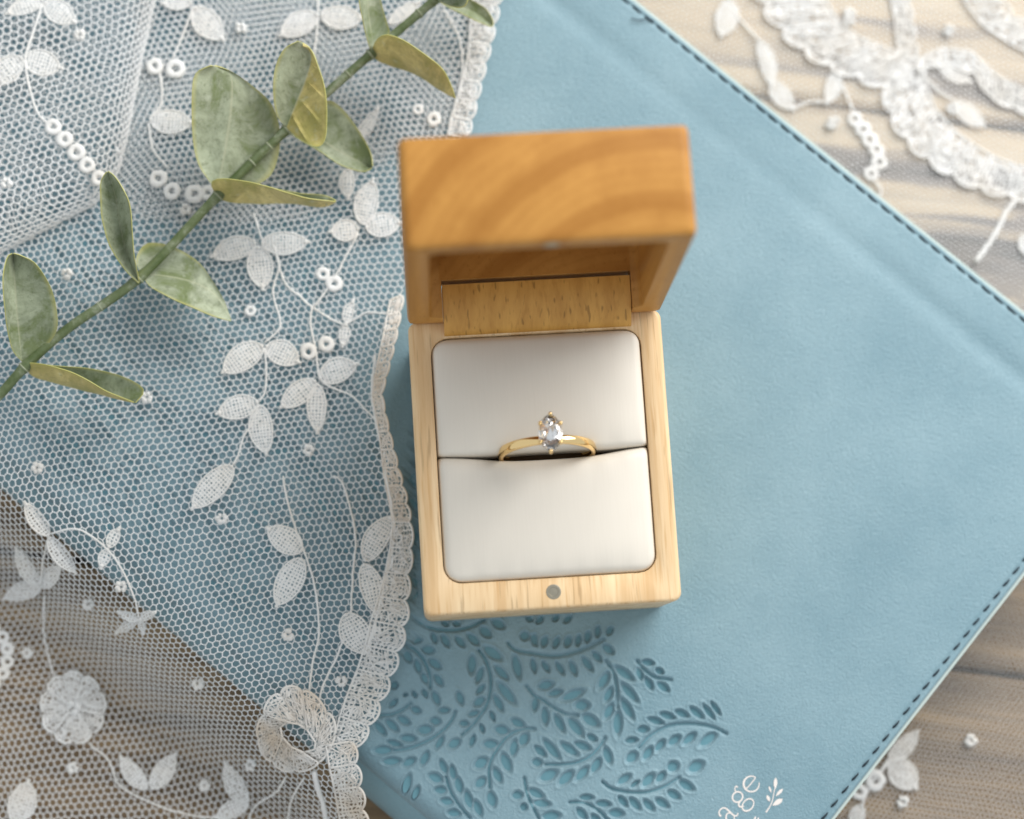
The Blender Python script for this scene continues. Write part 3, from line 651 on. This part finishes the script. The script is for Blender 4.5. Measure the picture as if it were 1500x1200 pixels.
# pull the nodes close to the fold line inwards so that the net crowds together where it turns down
ins_ = inpoly(P2, [tuple(q_) for q_ in fold_poly]); dd = fold_dist(P2)
G = np.stack([(fold_dist(P2 + (0.05, 0)) - dd) / .05, (fold_dist(P2 + (0, .05)) - dd) / .05], 1); G[~ins_] *= -1; sdist = np.where(ins_, dd, -dd)
new = np.where(sdist > 5, sdist, np.where(sdist > -7, 5 * ((sdist + 7) / 12) ** 2.0, -1)); P2n = P2 + G * (new - sdist)[:, None]
zz = veil_hA(np.c_[P2n, np.zeros(len(P2n))]) + 4.2 * np.sqrt(np.clip(new / 5, 0, 1)) * (1 + .25 * noise2(P2n[:, 0], P2n[:, 1], 4, 6, 30)) + .25
ok = (new >= 0) & inpoly(P2n, [tuple(q_) for q_ in fold_poly]); P3 = np.c_[P2n, zz]; e = Ed[ok[Ed[:, 0]] & ok[Ed[:, 1]]]
v, f = threads(P3[e[:, 0]], P3[e[:, 1]], .18); o = mesh('net', v, f, M['net'], veil); o['kind'] = 'stuff'
def FV(px, py, dz=0.0):
    p = V_(px, py); z = p[2] + 4.2
    p = U(px, py, z); p[2] = z + dz; return p
# ---- embroidery
def websheet(fn, nu, nv, hole=(.45, .7), jit=.0, thick=.16):
    """lacework: a sheet fn(u,v) of cells, each with its own hole"""
    gu = np.linspace(0, 1, nu + 1); gv = np.linspace(-1, 1, nv + 1); G_ = np.zeros((nu + 1, nv + 1, 2))
    for i in range(nu + 1):
        for j in range(nv + 1):
            ju = rng.uniform(-jit, jit) / nu if 0 < i < nu else 0; jv = rng.uniform(-jit, jit) * 2 / nv if 0 < j < nv else 0
            G_[i, j] = (gu[i] + ju, gv[j] + jv)
    V, F = [], []
    for i in range(nu):
        for j in range(nv):
            q_ = np.array([G_[i, j], G_[i + 1, j], G_[i + 1, j + 1], G_[i, j + 1]]); c_ = q_.mean(0); h = rng.uniform(*hole)
            inner = c_ + (q_ - c_) * h; b_ = len(V)
            for k in range(4): V.append(fn(*q_[k], thick * .5))
            for k in range(4): V.append(fn(*inner[k], -thick * .3))
            for k in range(4): F.append((b_ + k, b_ + (k + 1) % 4, b_ + 4 + (k + 1) % 4, b_ + 4 + k))
    return np.array(V), F
def lace_leaf(a, b_, wpx, fn=V_, parent=None, mat=None, bend=0.0, name='lace_leaf', lift=.30):
    a3, b3 = fn(*a, lift), fn(*b_, lift); L = np.linalg.norm(b3 - a3); e = (b3 - a3) / L; g = np.array([-e[1], e[0], 0]); g /= np.linalg.norm(g)
    hw = wpx / 7.0 / 2; bend = bend or random.uniform(-.05, .05); cup = random.uniform(.1, .45)
    def P(u, v_, dz=0):
        wd = hw * (math.sin(math.pi * min(max(u, 0), 1) ** .92) ** .62)
        p = a3 + e * (u * L) + g * (v_ * wd + bend * L * 4 * u * (1 - u)); p[2] += dz + cup * (1 - v_ * v_) * math.sin(math.pi * u) * .6; return p
    L_ = max(L, 2.5)
    nu, nv = max(5, int(L_ / .72)), max(3, int(round(wpx / 7 / .74)))
    parts = [websheet(lambda u, v_, dz: P(.03 + .94 * u, v_, dz), nu, nv, (.30, .56), .12)]
    us = np.linspace(.02, .99, 14); rim = [P(u, 1, .05) for u in us] + [P(u, -1, .05) for u in us[::-1]]
    parts.append(tube(rim, .20 if wpx > 20 else .15, 5, True))
    tip_ = a3 + e * (L + .35) + np.array([0, 0, .1]); parts.append(blob(P(.97, 0, .1), (.5, .5, .32), 7, 4, .15)); parts.append(blob(tip_, (.42, .42, .3), 7, 4, .2)); parts.append(blob(P(.02, 0, .1), (.4, .4, .3), 7, 4, .12))
    v, f = join(parts); return mesh(name, v, f, mat or M['lace'], parent or veil)
def lace_cord(pts, r=.215, fn=V_, parent=None, mat=None, n=None, lift=.34):
    P = resample([fn(*p, lift) for p in pts], n or max(10, 5 * len(pts))); P[:, :2] += rng.normal(0, .035, (len(P), 2))
    v, f = tube(P, r * (1 + .12 * rng.uniform(-1, 1, len(P))), 6); return mesh('lace_cord', v, f, mat or M['lace'], parent or veil)
def lace_ring(c, rpx, fn=V_, parent=None, mat=None, thick=None, sq=1.0):
    thick = thick or rpx / 7.05 * .36
    c3 = fn(*c, .36); r = rpx / 7.05 - thick; P = [c3 + np.array([r * math.cos(k / 12 * 6.283), r * sq * math.sin(k / 12 * 6.283), 0]) for k in range(12)]
    P = [c3 + (p_ - c3) * np.array([1 + .12 * rng.uniform(-1, 1), 1 + .12 * rng.uniform(-1, 1), 1]) for p_ in P]
    v, f = tube(P, thick * (1 + .2 * rng.uniform(-1, 1, 12)), 6, True); v[:, 2] = c3[2] + (v[:, 2] - c3[2]) * .55
    v2, f2 = tube([c3 + (p_ - c3) * 1.25 + np.array([0, 0, .12 * rng.uniform(-1, 1)]) for p_ in P], .10, 4, True); v, f = join([(v, f), (v2, f2)]); return mesh('lace_ring', v, f, mat or M['lace'], parent or veil)
def lace_dot(c, rpx=10, fn=V_, parent=None, mat=None):
    c3 = fn(*c, .35); parts = []; R_ = rpx / 7.05
    for k in range(6):
        a = k / 6 * 6.283 + random.uniform(-.3, .3); parts.append(blob(c3 + np.array([.55 * R_ * math.cos(a), .55 * R_ * math.sin(a), random.uniform(-.08, .12)]), R_ * random.uniform(.36, .52), 6, 4, .15))
    v, f = join(parts); return mesh('lace_dot', v, f, mat or M['lace'], parent or veil)
for a, b_, w_ in [((375,357),(312,376),34),((378,362),(385,422),37),((383,356),(450,355),34),
    ((525,335),(485,340),32),((532,330),(546,266),34),((536,334),(586,327),36),
    ((385,507),(328,545),38),((390,508),(437,531),36),((507,474),(517,442),15),((507,476),(502,506),15),
    ((468,555),(521,534),36),((462,558),(413,596),32),((465,563),(465,632),27),
    ((378,590),(320,606),34),((381,594),(390,664),34),((341,683),(283,744),36),
    ((442,808),(393,775),36),((442,818),(406,886),38),((535,822),(574,757),34),((533,826),(550,897),32),((506,899),(538,957),42),
    ((72,785),(38,738),22),((72,787),(110,838),22),((160,802),(174,776),17),((158,805),(149,830),17),
    ((58,860),(25,805),21),((62,860),(88,832),24),((60,862),(8,876),27),
    ((203,908),(172,926),13),((206,908),(226,898),12),((204,908),(176,897),12),((206,910),(210,926),10),
    ((215,1155),(178,1110),25),((222,1155),(256,1106),29),((362,1180),(332,1120),27),((364,1178),(318,1196),24),((22,1204),(42,1146),40),
    ((285,12),(326,58),38),((280,4),(240,6),24),((220,176),(281,180),36),((465,22),(412,52),36),((470,22),(530,28),36),
    ((520,206),(553,160),17),((510,248),(510,290),22),((570,35),(612,5),20)]:
    lace_leaf(a, b_, w_)
for a, b_, w_ in [((66,4),(109,33),34),((64,2),(12,20),25),((36,85),(88,100),38),((33,86),(-20,122),38)]: lace_leaf(a, b_, w_, FV)
for pts in [[(372,313),(380,340),(386,356)],[(525,342),(497,395),(475,430),(459,451)],[(400,360),(409,388),(400,428),(411,471),(405,487),(387,503)],
    [(404,372),(418,415),(440,435),(457,450),(500,475),(520,468),(540,458),(577,462)],[(457,450),(455,475),(462,510),(467,552)],[(474,562),(495,572),(515,580),(535,600),(553,618)],
    [(388,510),(390,550),(388,575),(379,590)],[(379,596),(366,626),(357,640),(350,665),(341,682)],[(415,698),(420,730),(435,780),(450,820),(463,870),(467,930),(458,970),(453,1015)],
    [(488,698),(500,705),(512,740),(521,790),(517,840),(514,900)],[(505,932),(490,970),(475,1000),(466,1030)],[(74,782),(110,775),(140,790),(170,820),(195,870),(204,905)],
    [(70,792),(62,830),(60,858)],[(66,872),(65,930),(80,995)],[(130,1088),(160,1115),(175,1150),(220,1175),(270,1192),(330,1200)],[(418,1140),(405,1160),(375,1180),(364,1200)],[(445,1140),(428,1170),(420,1205)],
    [(283,12),(265,60),(252,88)],[(235,108),(237,150),(219,174)],[(218,182),(225,220),(247,247)],[(463,-10),(466,25),(460,85)],
    [(650,15),(672,55),(677,110),(657,186)]]: lace_cord(pts)
for pts in [[(62,8),(45,60),(36,86)],[(37,88),(42,122),(55,165),(76,186)]]: lace_cord(pts, .26, FV)
for c_, r_ in [((473,402),11),((489,416),13),((452,516),13),((478,505),13),((367,456),9),((227,98),14),((257,102),16),((232,262),14),((252,281),14),((285,285),15),((305,283),12),((635,175),12),((612,161),9)]: lace_ring(c_, r_)
for c_, r_ in [((78,187),13),((95,205),13),((112,224),14),((128,243),13),((145,262),12)]: lace_ring(c_, r_, FV)
for c_ in [(98,402),(452,660),(325,760),(215,583),(55,686),(272,307),(422,930),(290,1002),(367,1120),(300,1150),(178,860),(130,885),(40,957),(107,1125),(353,42),(500,998)]: lace_dot(c_)
for c_ in [(117,53),(10,270)]: lace_dot(c_, 10, FV)
# rosette of nine petals lying on the table part
lace_dot((108, 1037), 13)
for k in range(8):
    a = -1.3 + k / 7 * 2.6; lace_ring((-38 + 50 * math.cos(a), 960 + 50 * math.sin(a)), 11)
# scalloped trim along the edge
def scallop(c0, c1, out0, out1, parent=None, fn=V_, mat=None, nu=7, nv=6, lift=.45, r=.2, rise=0.0, strands=11, seam=1.0):
    """lobe between two points of the inner edge, bulging to the outer edge"""
    a0, a1, b0_, b1_ = fn(*c0, lift), fn(*c1, lift), fn(*out0, lift + rise), fn(*out1, lift + rise)
    def P(u, v_, dz=0):
        q_ = (v_ + 1) / 2; i_ = a0 + (a1 - a0) * q_; o_ = b0_ + (b1_ - b0_) * q_; k = .80 + .20 * math.sin(math.pi * q_) ** .6
        p = i_ + (o_ - i_) * u * k; p[2] += dz + .35 * math.sin(math.pi * q_) * u; return p
    parts = [websheet(P, nu, nv, (.30, .80), .42, .2)]
    for _ in range(strands):
        u0, v0, u1, v1 = rng.uniform(.05, .9), rng.uniform(-.9, .9), rng.uniform(.1, .98), rng.uniform(-.95, .95); uc, vc = (u0 + u1) / 2 + rng.uniform(-.3, .3), (v0 + v1) / 2 + rng.uniform(-.5, .5)
        uc, vc = min(max(uc, .05), .97), min(max(vc, -.95), .95)
        parts.append(tube(resample([P(u0, v0, .15), P(uc, vc, .3), P(u1, v1, .15)], 7), rng.uniform(.09, .17), 4))
    rim = [P(1, v_, .05) for v_ in np.linspace(-1, 1, 12)]; parts.append(tube(rim, r * 1.25, 6)); parts.append(tube([P(u, -1, .08) for u in np.linspace(0, 1, 6)], r * 1.3 * seam, 5)); parts.append(tube([P(0, v_, .1) for v_ in np.linspace(-1, 1, 6)], r * 1.1, 5))
    v, f = join(parts); return mesh('scallop', v, f, mat or M['trim'], parent or veil)
def trim(inner, outer, n, **kw):
    I, O = resample([(*p, 0) for p in inner], n + 1), resample([(*p, 0) for p in outer], n + 1)
    for k in range(n): scallop(tuple(I[k, :2]), tuple(I[k + 1, :2]), tuple(O[k, :2]), tuple(O[k + 1, :2]), **kw)
trim([(748,-240),(722,-130),(700,-40),(690,20),(688,60),(680,110),(664,170),(655,200)], [(798,-240),(772,-130),(748,-40),(733,10),(722,60),(708,115),(695,170),(686,205)], 16, nv=5, mat=M['lace'])
trim([(572,440),(562,490),(552,540),(546,580)], [(592,432),(582,490),(570,540),(560,578)], 6, nv=3, nu=5)
trim([(546,580),(555,630),(562,690),(570,735),(576,765)], [(560,578),(568,620),(583,680),(598,735),(603,765)], 7, nu=5, nv=4)
trim([(576,765),(572,800),(562,850),(550,890),(540,920),(533,955),(520,990),(508,1020),(496,1055),(488,1085)], [(604,765),(606,800),(601,850),(600,885),(598,915),(588,958),(574,1000),(560,1035),(544,1070),(526,1098)], 9, mat=M['lace'], strands=15, seam=.8)
lace_cord([(572,735),(578,780),(566,840),(556,890),(546,925),(533,960)], .3)
lace_cord([(550,520),(545,580),(556,640),(566,700),(575,745)], .3)
for k in range(9):
    a0, a1 = 6.283 * k / 9 + .2, 6.283 * (k + .93) / 9 + .2; q0 = lambda a, rx_, ry_: (108 + rx_ * math.cos(a), 1037 + ry_ * math.sin(a))
    o = scallop(q0(a0, 9, 9), q0(a1, 9, 9), q0(a0, 50, 56), q0(a1, 50, 56), mat=M['lace'], nu=6, nv=5, strands=10, lift=.5 + .3 * (k % 2)); o.name = 'rosette_petal'
# curled scalloped loop and the tape that leaves it
N_ = 9; aa = np.cumsum(rng.uniform(.75, 1.25, N_)); aa = np.r_[0, aa] / aa[-1] * 6.283; ro_ = rng.uniform(.88, 1.08, N_ + 1); ro_[-1] = ro_[0]
def EI(a): x, y = 30 * math.cos(a), 17 * math.sin(a); return (437 + x * .8 - y * .6, 1080 + x * .6 + y * .8)
def EO(a, k_): return (432 + 63 * k_ * math.cos(a), 1072 + 67 * k_ * math.sin(a))
for k in range(N_):
    scallop(EI(aa[k]), EI(aa[k + 1]), EO(aa[k], ro_[k]), EO(aa[k + 1], ro_[k + 1]), nu=6, nv=6, lift=.8 + .6 * (k % 2), strands=18, seam=.6, rise=rng.uniform(-.2, .7))
trim([(478,1092),(484,1130),(492,1165),(500,1215),(512,1300),(525,1420)], [(520,1085),(528,1125),(534,1165),(542,1215),(554,1300),(566,1420)], 10, lift=.7)
lace_cord([(460,1130),(466,1155),(474,1180),(478,1205)], .55, lift=.6)
# ------------------------------------------------------------------ lace cloth lying on the table under the book
cloth = thing('lace_tablecloth', 'fine white lace cloth with scalloped bands spread on the wooden table beneath the book', 'tablecloth', tuple(T_(1400, 100)))
def flatnet(poly_px, pitch, rot, r, seed):
    poly = np.array([T_(*p)[:2] for p in poly_px]); c = poly.mean(0); R_ = np.linalg.norm(poly - c, axis=1).max()
    P2, Ed = hexnet(c[0], c[1], R_, pitch, rot, seed); P2 = warp(P2, 1.5, seed); ok = inpoly(P2, [tuple(q_) for q_ in poly]); e = Ed[ok[Ed[:, 0]] & ok[Ed[:, 1]]]
    P3 = np.c_[P2, TZ + .45 + .2 * noise2(P2[:, 0], P2[:, 1], seed, 5, 30)]
    v, f = threads(P3[e[:, 0]], P3[e[:, 1]], r, 3); o = mesh('net', v, f, M['net'], cloth); o['kind'] = 'stuff'
flatnet([(640,-260),(1900,-260),(1900,700),(1480,520),(1180,290),(860,20)], 1.25, .3, .15, 41)
flatnet([(1900,560),(1900,1480),(1000,1480),(1130,1240),(1300,1050),(1540,740)], 1.15, .8, .085, 43)
kw = dict(parent=cloth, fn=T_, mat=M['lace'], lift=.25, r=.25)
trim([(1200,-30),(1225,30),(1260,55),(1310,75),(1350,90)], [(1085,-30),(1140,50),(1200,98),(1255,120),(1290,133)], 6, nu=9, **kw)
trim([(1352,90),(1360,140),(1385,180),(1430,215),(1480,240),(1560,255)], [(1288,130),(1302,180),(1335,222),(1390,262),(1440,284),(1560,310)], 8, nu=7, **kw)
trim([(1300,-20),(1310,20),(1312,50),(1318,85)], [(1330,-20),(1336,20),(1340,50),(1345,85)], 4, nu=4, nv=4, **kw)
trim([(1345,85),(1390,70),(1430,80),(1470,120),(1560,150)], [(1350,100),(1395,98),(1425,110),(1455,150),(1560,190)], 6, nu=4, nv=4, **kw)
trim([(1400,-40),(1420,20),(1450,45),(1500,75),(1560,100)], [(1440,-40),(1465,0),(1500,30),(1540,60),(1590,80)], 5, nu=5, **kw)
for a, b_, w_ in [((1070,0),(1056,52),36),((1112,60),(1130,125),26),((1130,120),(1160,160),30),((1225,105),(1212,150),24),((1375,90),(1420,120),28),((1400,150),(1440,185),30),((1495,345),(1520,375),30),((1302,1112),(1343,1072),26),((1306,1114),(1341,1154),42),((1262,1180),(1250,1210),22)]:
    lace_leaf(a, b_, w_, T_, cloth)
for c_ in [(1245,20),(1243,30),(1218,182),(1350,103),(1395,160),(1390,45),(1422,1085),(1322,1175),(1222,178)]: lace_dot(c_, 11, T_, cloth)
for c_, r_ in [((1252,175),13),((1264,190),14),((1274,205),14),((1284,220),13),((1288,238),14),((1276,255),13),((1281,1143),17),((1258,1160),13)]: lace_ring(c_, r_, T_, cloth)
for pts in [[(1075,-40),(1068,0),(1085,30),(1112,60)],[(1160,160),(1185,150),(1212,150)],[(1225,105),(1240,140),(1252,170)],[(1276,258),(1290,280),(1280,300)],[(1318,85),(1350,88),(1375,90)],[(1345,100),(1370,130),(1400,150)],[(1262,1180),(1275,1150),(1302,1112)],[(1306,1114),(1290,1130),(1281,1143)]]: lace_cord(pts, .3, T_, cloth)
lace_cord([(1486,296),(1474,310),(1462,335),(1448,358),(1428,384)], .6, T_, cloth)
# ------------------------------------------------------------------ eucalyptus
euc = thing('eucalyptus_sprig', 'artificial eucalyptus stem with rounded green leaves lying across the lace veil', 'plant', tuple(V_(300, 320)))
spx = [(-140,690,6),(-40,612,7),(0,578,8),(38,536,9),(100,481,9.5),(205,406,10),(318,288,11),(420,190,12),(480,135,12.5),(545,78,13),(637,0,13.5),(680,-40,14),(760,-120,14)]
SPn = resample([U(*p) for p in spx], 140); rr = np.full(140, .98)
for q_ in ((38,536,9),(205,406,10),(318,288,11),(420,190,12),(545,78,13),(637,0,13.5)):
    d = np.linalg.norm(SPn - U(*q_), axis=1); rr += .28 * np.exp(-(d / 1.2) ** 2)
for q_ in ((148,444,9.6),(155,438,9.7),(372,237,11.5),(398,213,11.8),(513,107,12.8),(612,21,13.4)):
    d = np.linalg.norm(SPn - U(*q_), axis=1); rr += .13 * np.exp(-(d / .5) ** 2)
v, f = tube(SPn, rr * np.linspace(1.06, .92, 140), 12); mesh('stem', v, f, M['stem'], euc)
for q_ in ((38,536,9),(148,444,9.6),(205,406,10),(318,288,11),(372,237,11.5),(398,213,11.8),(420,190,12),(513,107,12.8),(545,78,13),(612,21,13.4)):
    k_ = int(np.argmin(np.linalg.norm(SPn - U(*q_), axis=1))); T3 = SPn[k_ + 1] - SPn[k_ - 1]; T3 /= np.linalg.norm(T3); r_ = rr[k_] * 1.02
    v, f = tube([SPn[k_] + T3 * d_ for d_ in (-.22, -.08, .08, .22)], [r_ * .98, r_ * 1.09, r_ * 1.09, r_ * .98], 12); mesh('stem_node', v, f, M['node'], euc)
def euc_leaf(Lp, Mp, Rp, zL, zM, zR, bands=0, n=26, m=8, th=.34, flip=False):
    def cur(P, z):
        P = resample([(*p, 0) for p in P], n); zz = np.interp(np.linspace(0, 1, n), np.linspace(0, 1, len(z)), z)
        return np.array([U(p[0], p[1], q_) for p, q_ in zip(P, zz)])
    Lc, Mc, Rc = cur(Lp, zL), cur(Mp, zM), cur(Rp, zR); G_ = np.zeros((n, 2 * m + 1, 3)); ed = np.zeros((n, 2 * m + 1))
    for j in range(2 * m + 1):
        q_ = abs(j - m) / m; Ec = Lc if j < m else Rc
        G_[:, j] = Mc + (Ec - Mc) * q_; ed[:, j] = q_
    # softly rounded halves with a fine uneven margin
    du = np.gradient(G_, axis=0); dv = np.gradient(G_, axis=1); N_v = np.cross(du, dv); N_v /= np.linalg.norm(N_v, axis=2)[..., None] + 1e-9
    inner = ((Lc + Rc) / 2 - Mc).mean(0) + np.array([0, 0, .4]); sgn = 1 if (N_v.mean((0, 1)) @ inner) > 0 else -1; N_v *= sgn
    half = np.sin(np.pi * ed) ; lw = np.linalg.norm(Lc - Rc, axis=1)[:, None]
    G_ = G_ - N_v * (half * .045 * lw)[..., None]
    if bands: G_ = G_ + N_v * (.75 * ((np.linspace(0, 1, n) * bands + .15) % 1)[:, None] ** 4 * np.clip(ed * 4, 0, 1) * np.clip((1 - ed) * 3, 0, 1) * (np.arange(2 * m + 1) > m if flip else 1))[..., None]
    G_ = G_ + N_v * (.10 * noise2(G_[..., 0], G_[..., 1], int(abs(Mp[0][0])) + 3, 7, 7))[..., None]
    ed = np.maximum(ed, np.abs(np.linspace(-1, 1, n))[:, None] ** 14 * (np.linspace(-1, 1, n) > 0)[:, None])
    thk = th * (1 - .55 * ed ** 4)
    top, bot = G_ + N_v * thk[..., None] / 2, G_ - N_v * thk[..., None] / 2; k_ = 2 * m + 1; V = np.vstack([top.reshape(-1, 3), bot.reshape(-1, 3)]); o_ = n * k_; F, mi = [], []
    for i in range(n - 1):
        for j in range(k_ - 1):
            a = (i * k_ + j, i * k_ + j + 1, (i + 1) * k_ + j + 1, (i + 1) * k_ + j)
            sw = 1 if (flip and j >= m) else 0; F.append(a if sgn < 0 else a[::-1]); mi.append(sw); F.append(tuple(o_ + x for x in (a[::-1] if sgn < 0 else a))); mi.append(1 - sw)
    bd = [j for j in range(k_)] + [i * k_ + k_ - 1 for i in range(1, n)] + [(n - 1) * k_ + j for j in range(k_ - 2, -1, -1)] + [i * k_ for i in range(n - 2, 0, -1)]
    for q_ in range(len(bd)):
        a, b_ = bd[q_], bd[(q_ + 1) % len(bd)]; F.append((a, b_, o_ + b_, o_ + a)); mi.append(2)
    o = mesh('leaf', V, F, [M['leaf_top'], M['leaf_under'], M['leaf_edge']], euc, True, mi)
    at = o.data.attributes.new('edge', 'FLOAT', 'POINT'); at.data.foreach_set('value', np.r_[ed.reshape(-1), ed.reshape(-1)].astype(np.float32)); autosmooth(o, 55)
    return o
euc_leaf([(34,531),(17,510),(7,456),(4,408),(10,378),(18,371)], [(34,530),(30,515),(23,442),(19,373)], [(36,530),(63,512),(83,485),(83,454),(74,420),(52,386),(30,374),(20,371)], (9,14,20,22,21), (9,12,15,17), (9,10,13,15,18,20))
euc_leaf([(34,531),(66,534),(112,548),(157,573),(196,589)], [(35,533),(46,549),(68,557),(108,568),(157,580),(197,590)], [(38,530),(83,536),(126,539),(169,548),(198,560),(211,573),(199,590)], (9,14,16,15,12), (8,7,7,8,11), (9,10,10,10,11,12))
euc_leaf([(203,415),(181,393),(160,359),(149,321),(147,293),(147,267),(156,252)], [(204,414),(186,370),(176,330),(170,290),(158,252)], [(204,413),(197,375),(194,340),(191,303),(181,278),(168,258),(158,251)], (11,16,20,22,23), (10,13,16,19,22), (11,17,21,24,24))
euc_leaf([(207,403),(199,380),(211,359),(229,356),(255,362),(290,383),(312,412),(328,440),(338,468)], [(208,402),(240,405),(280,413),(315,432),(338,468)], [(208,403),(220,420),(250,437),(280,450),(310,463),(338,471)], (9,7,8,8,9,10), (9,9,9,9,11), (9,12,13,12,11))
euc_leaf([(316,282),(308,268),(290,240),(282,200),(281,140),(286,108),(308,96)], [(317,282),(322,258),(329,220),(338,160),(339,115),(320,98)], [(320,282),(360,276),(386,266),(402,248),(410,212),(408,180),(396,150),(370,126),(338,104),(314,96)], (11,14,18,21,22), (11,13,15,17,19), (11,9,9,11,14,17,20))
euc_leaf([(313,280),(309,268),(320,262),(350,264),(380,270),(420,282),(455,291),(492,295)], [(316,285),(324,291),(340,296),(380,298),(430,298),(470,303),(492,296)], [(320,280),(360,272),(400,276),(440,283),(475,286),(492,294)], (11,17,19,19,17,14), (10,9,9,10,12), (10,11,11,12,13), bands=3)
euc_leaf([(420,187),(408,174),(402,156),(400,124),(404,96),(416,72),(436,60)], [(420,187),(432,156),(448,116),(456,82),(442,62)], [(422,189),(440,204),(464,215),(476,204),(479,170),(476,130),(466,96),(455,72),(440,60)], (13,17,20,22,23), (13,15,17,19,22), (13,17,19,20,21,22), bands=5, flip=True, n=60)
euc_leaf([(422,190),(450,165),(478,147),(499,157),(523,187),(542,221),(546,243)], [(422,192),(460,200),(500,224),(544,246)], [(422,194),(440,206),(465,220),(499,242),(531,252),(545,246)], (11,10,10,10,10,10), (11,9,8,8), (11,10,10,10,10))
euc_leaf([(543,74),(540,66),(532,33),(526,0),(528,-30),(545,-52)], [(544,74),(545,60),(540,30),(538,-10),(545,-52)], [(546,74),(570,50),(567,33),(558,0),(555,-30),(546,-52)], (14,20,24,26,26), (14,15,17,19,22), (14,14,16,18,21))
euc_leaf([(547,76),(547,66),(556,54),(570,51),(593,60),(627,83),(650,103),(662,127),(667,144)], [(546,78),(553,88),(575,97),(608,108),(642,130),(667,144)], [(549,76),(575,76),(605,82),(640,108),(667,144)], (13,20,22,22,19,16), (12,11,11,12,15), (12,12,12,13,15))
euc_leaf([(641,1),(660,9),(676,11),(684,4),(684,-12),(670,-34)], [(641,0),(656,-8),(668,-20),(670,-35)], [(641,-1),(642,-20),(652,-34),(669,-36)], (14,21,24,25,24), (14,15,17,20), (14,18,21,23))
euc_leaf([(642,0),(668,-12),(695,2),(713,14),(723,32),(721,39)], [(642,1),(670,8),(700,22),(721,39)], [(642,2),(655,10),(676,20),(700,32),(720,40)], (12,11,10,10,10), (12,9,9,9), (12,11,11,10))
for o in list(bpy.data.objects):
    if '_o' in o: del o['_o']
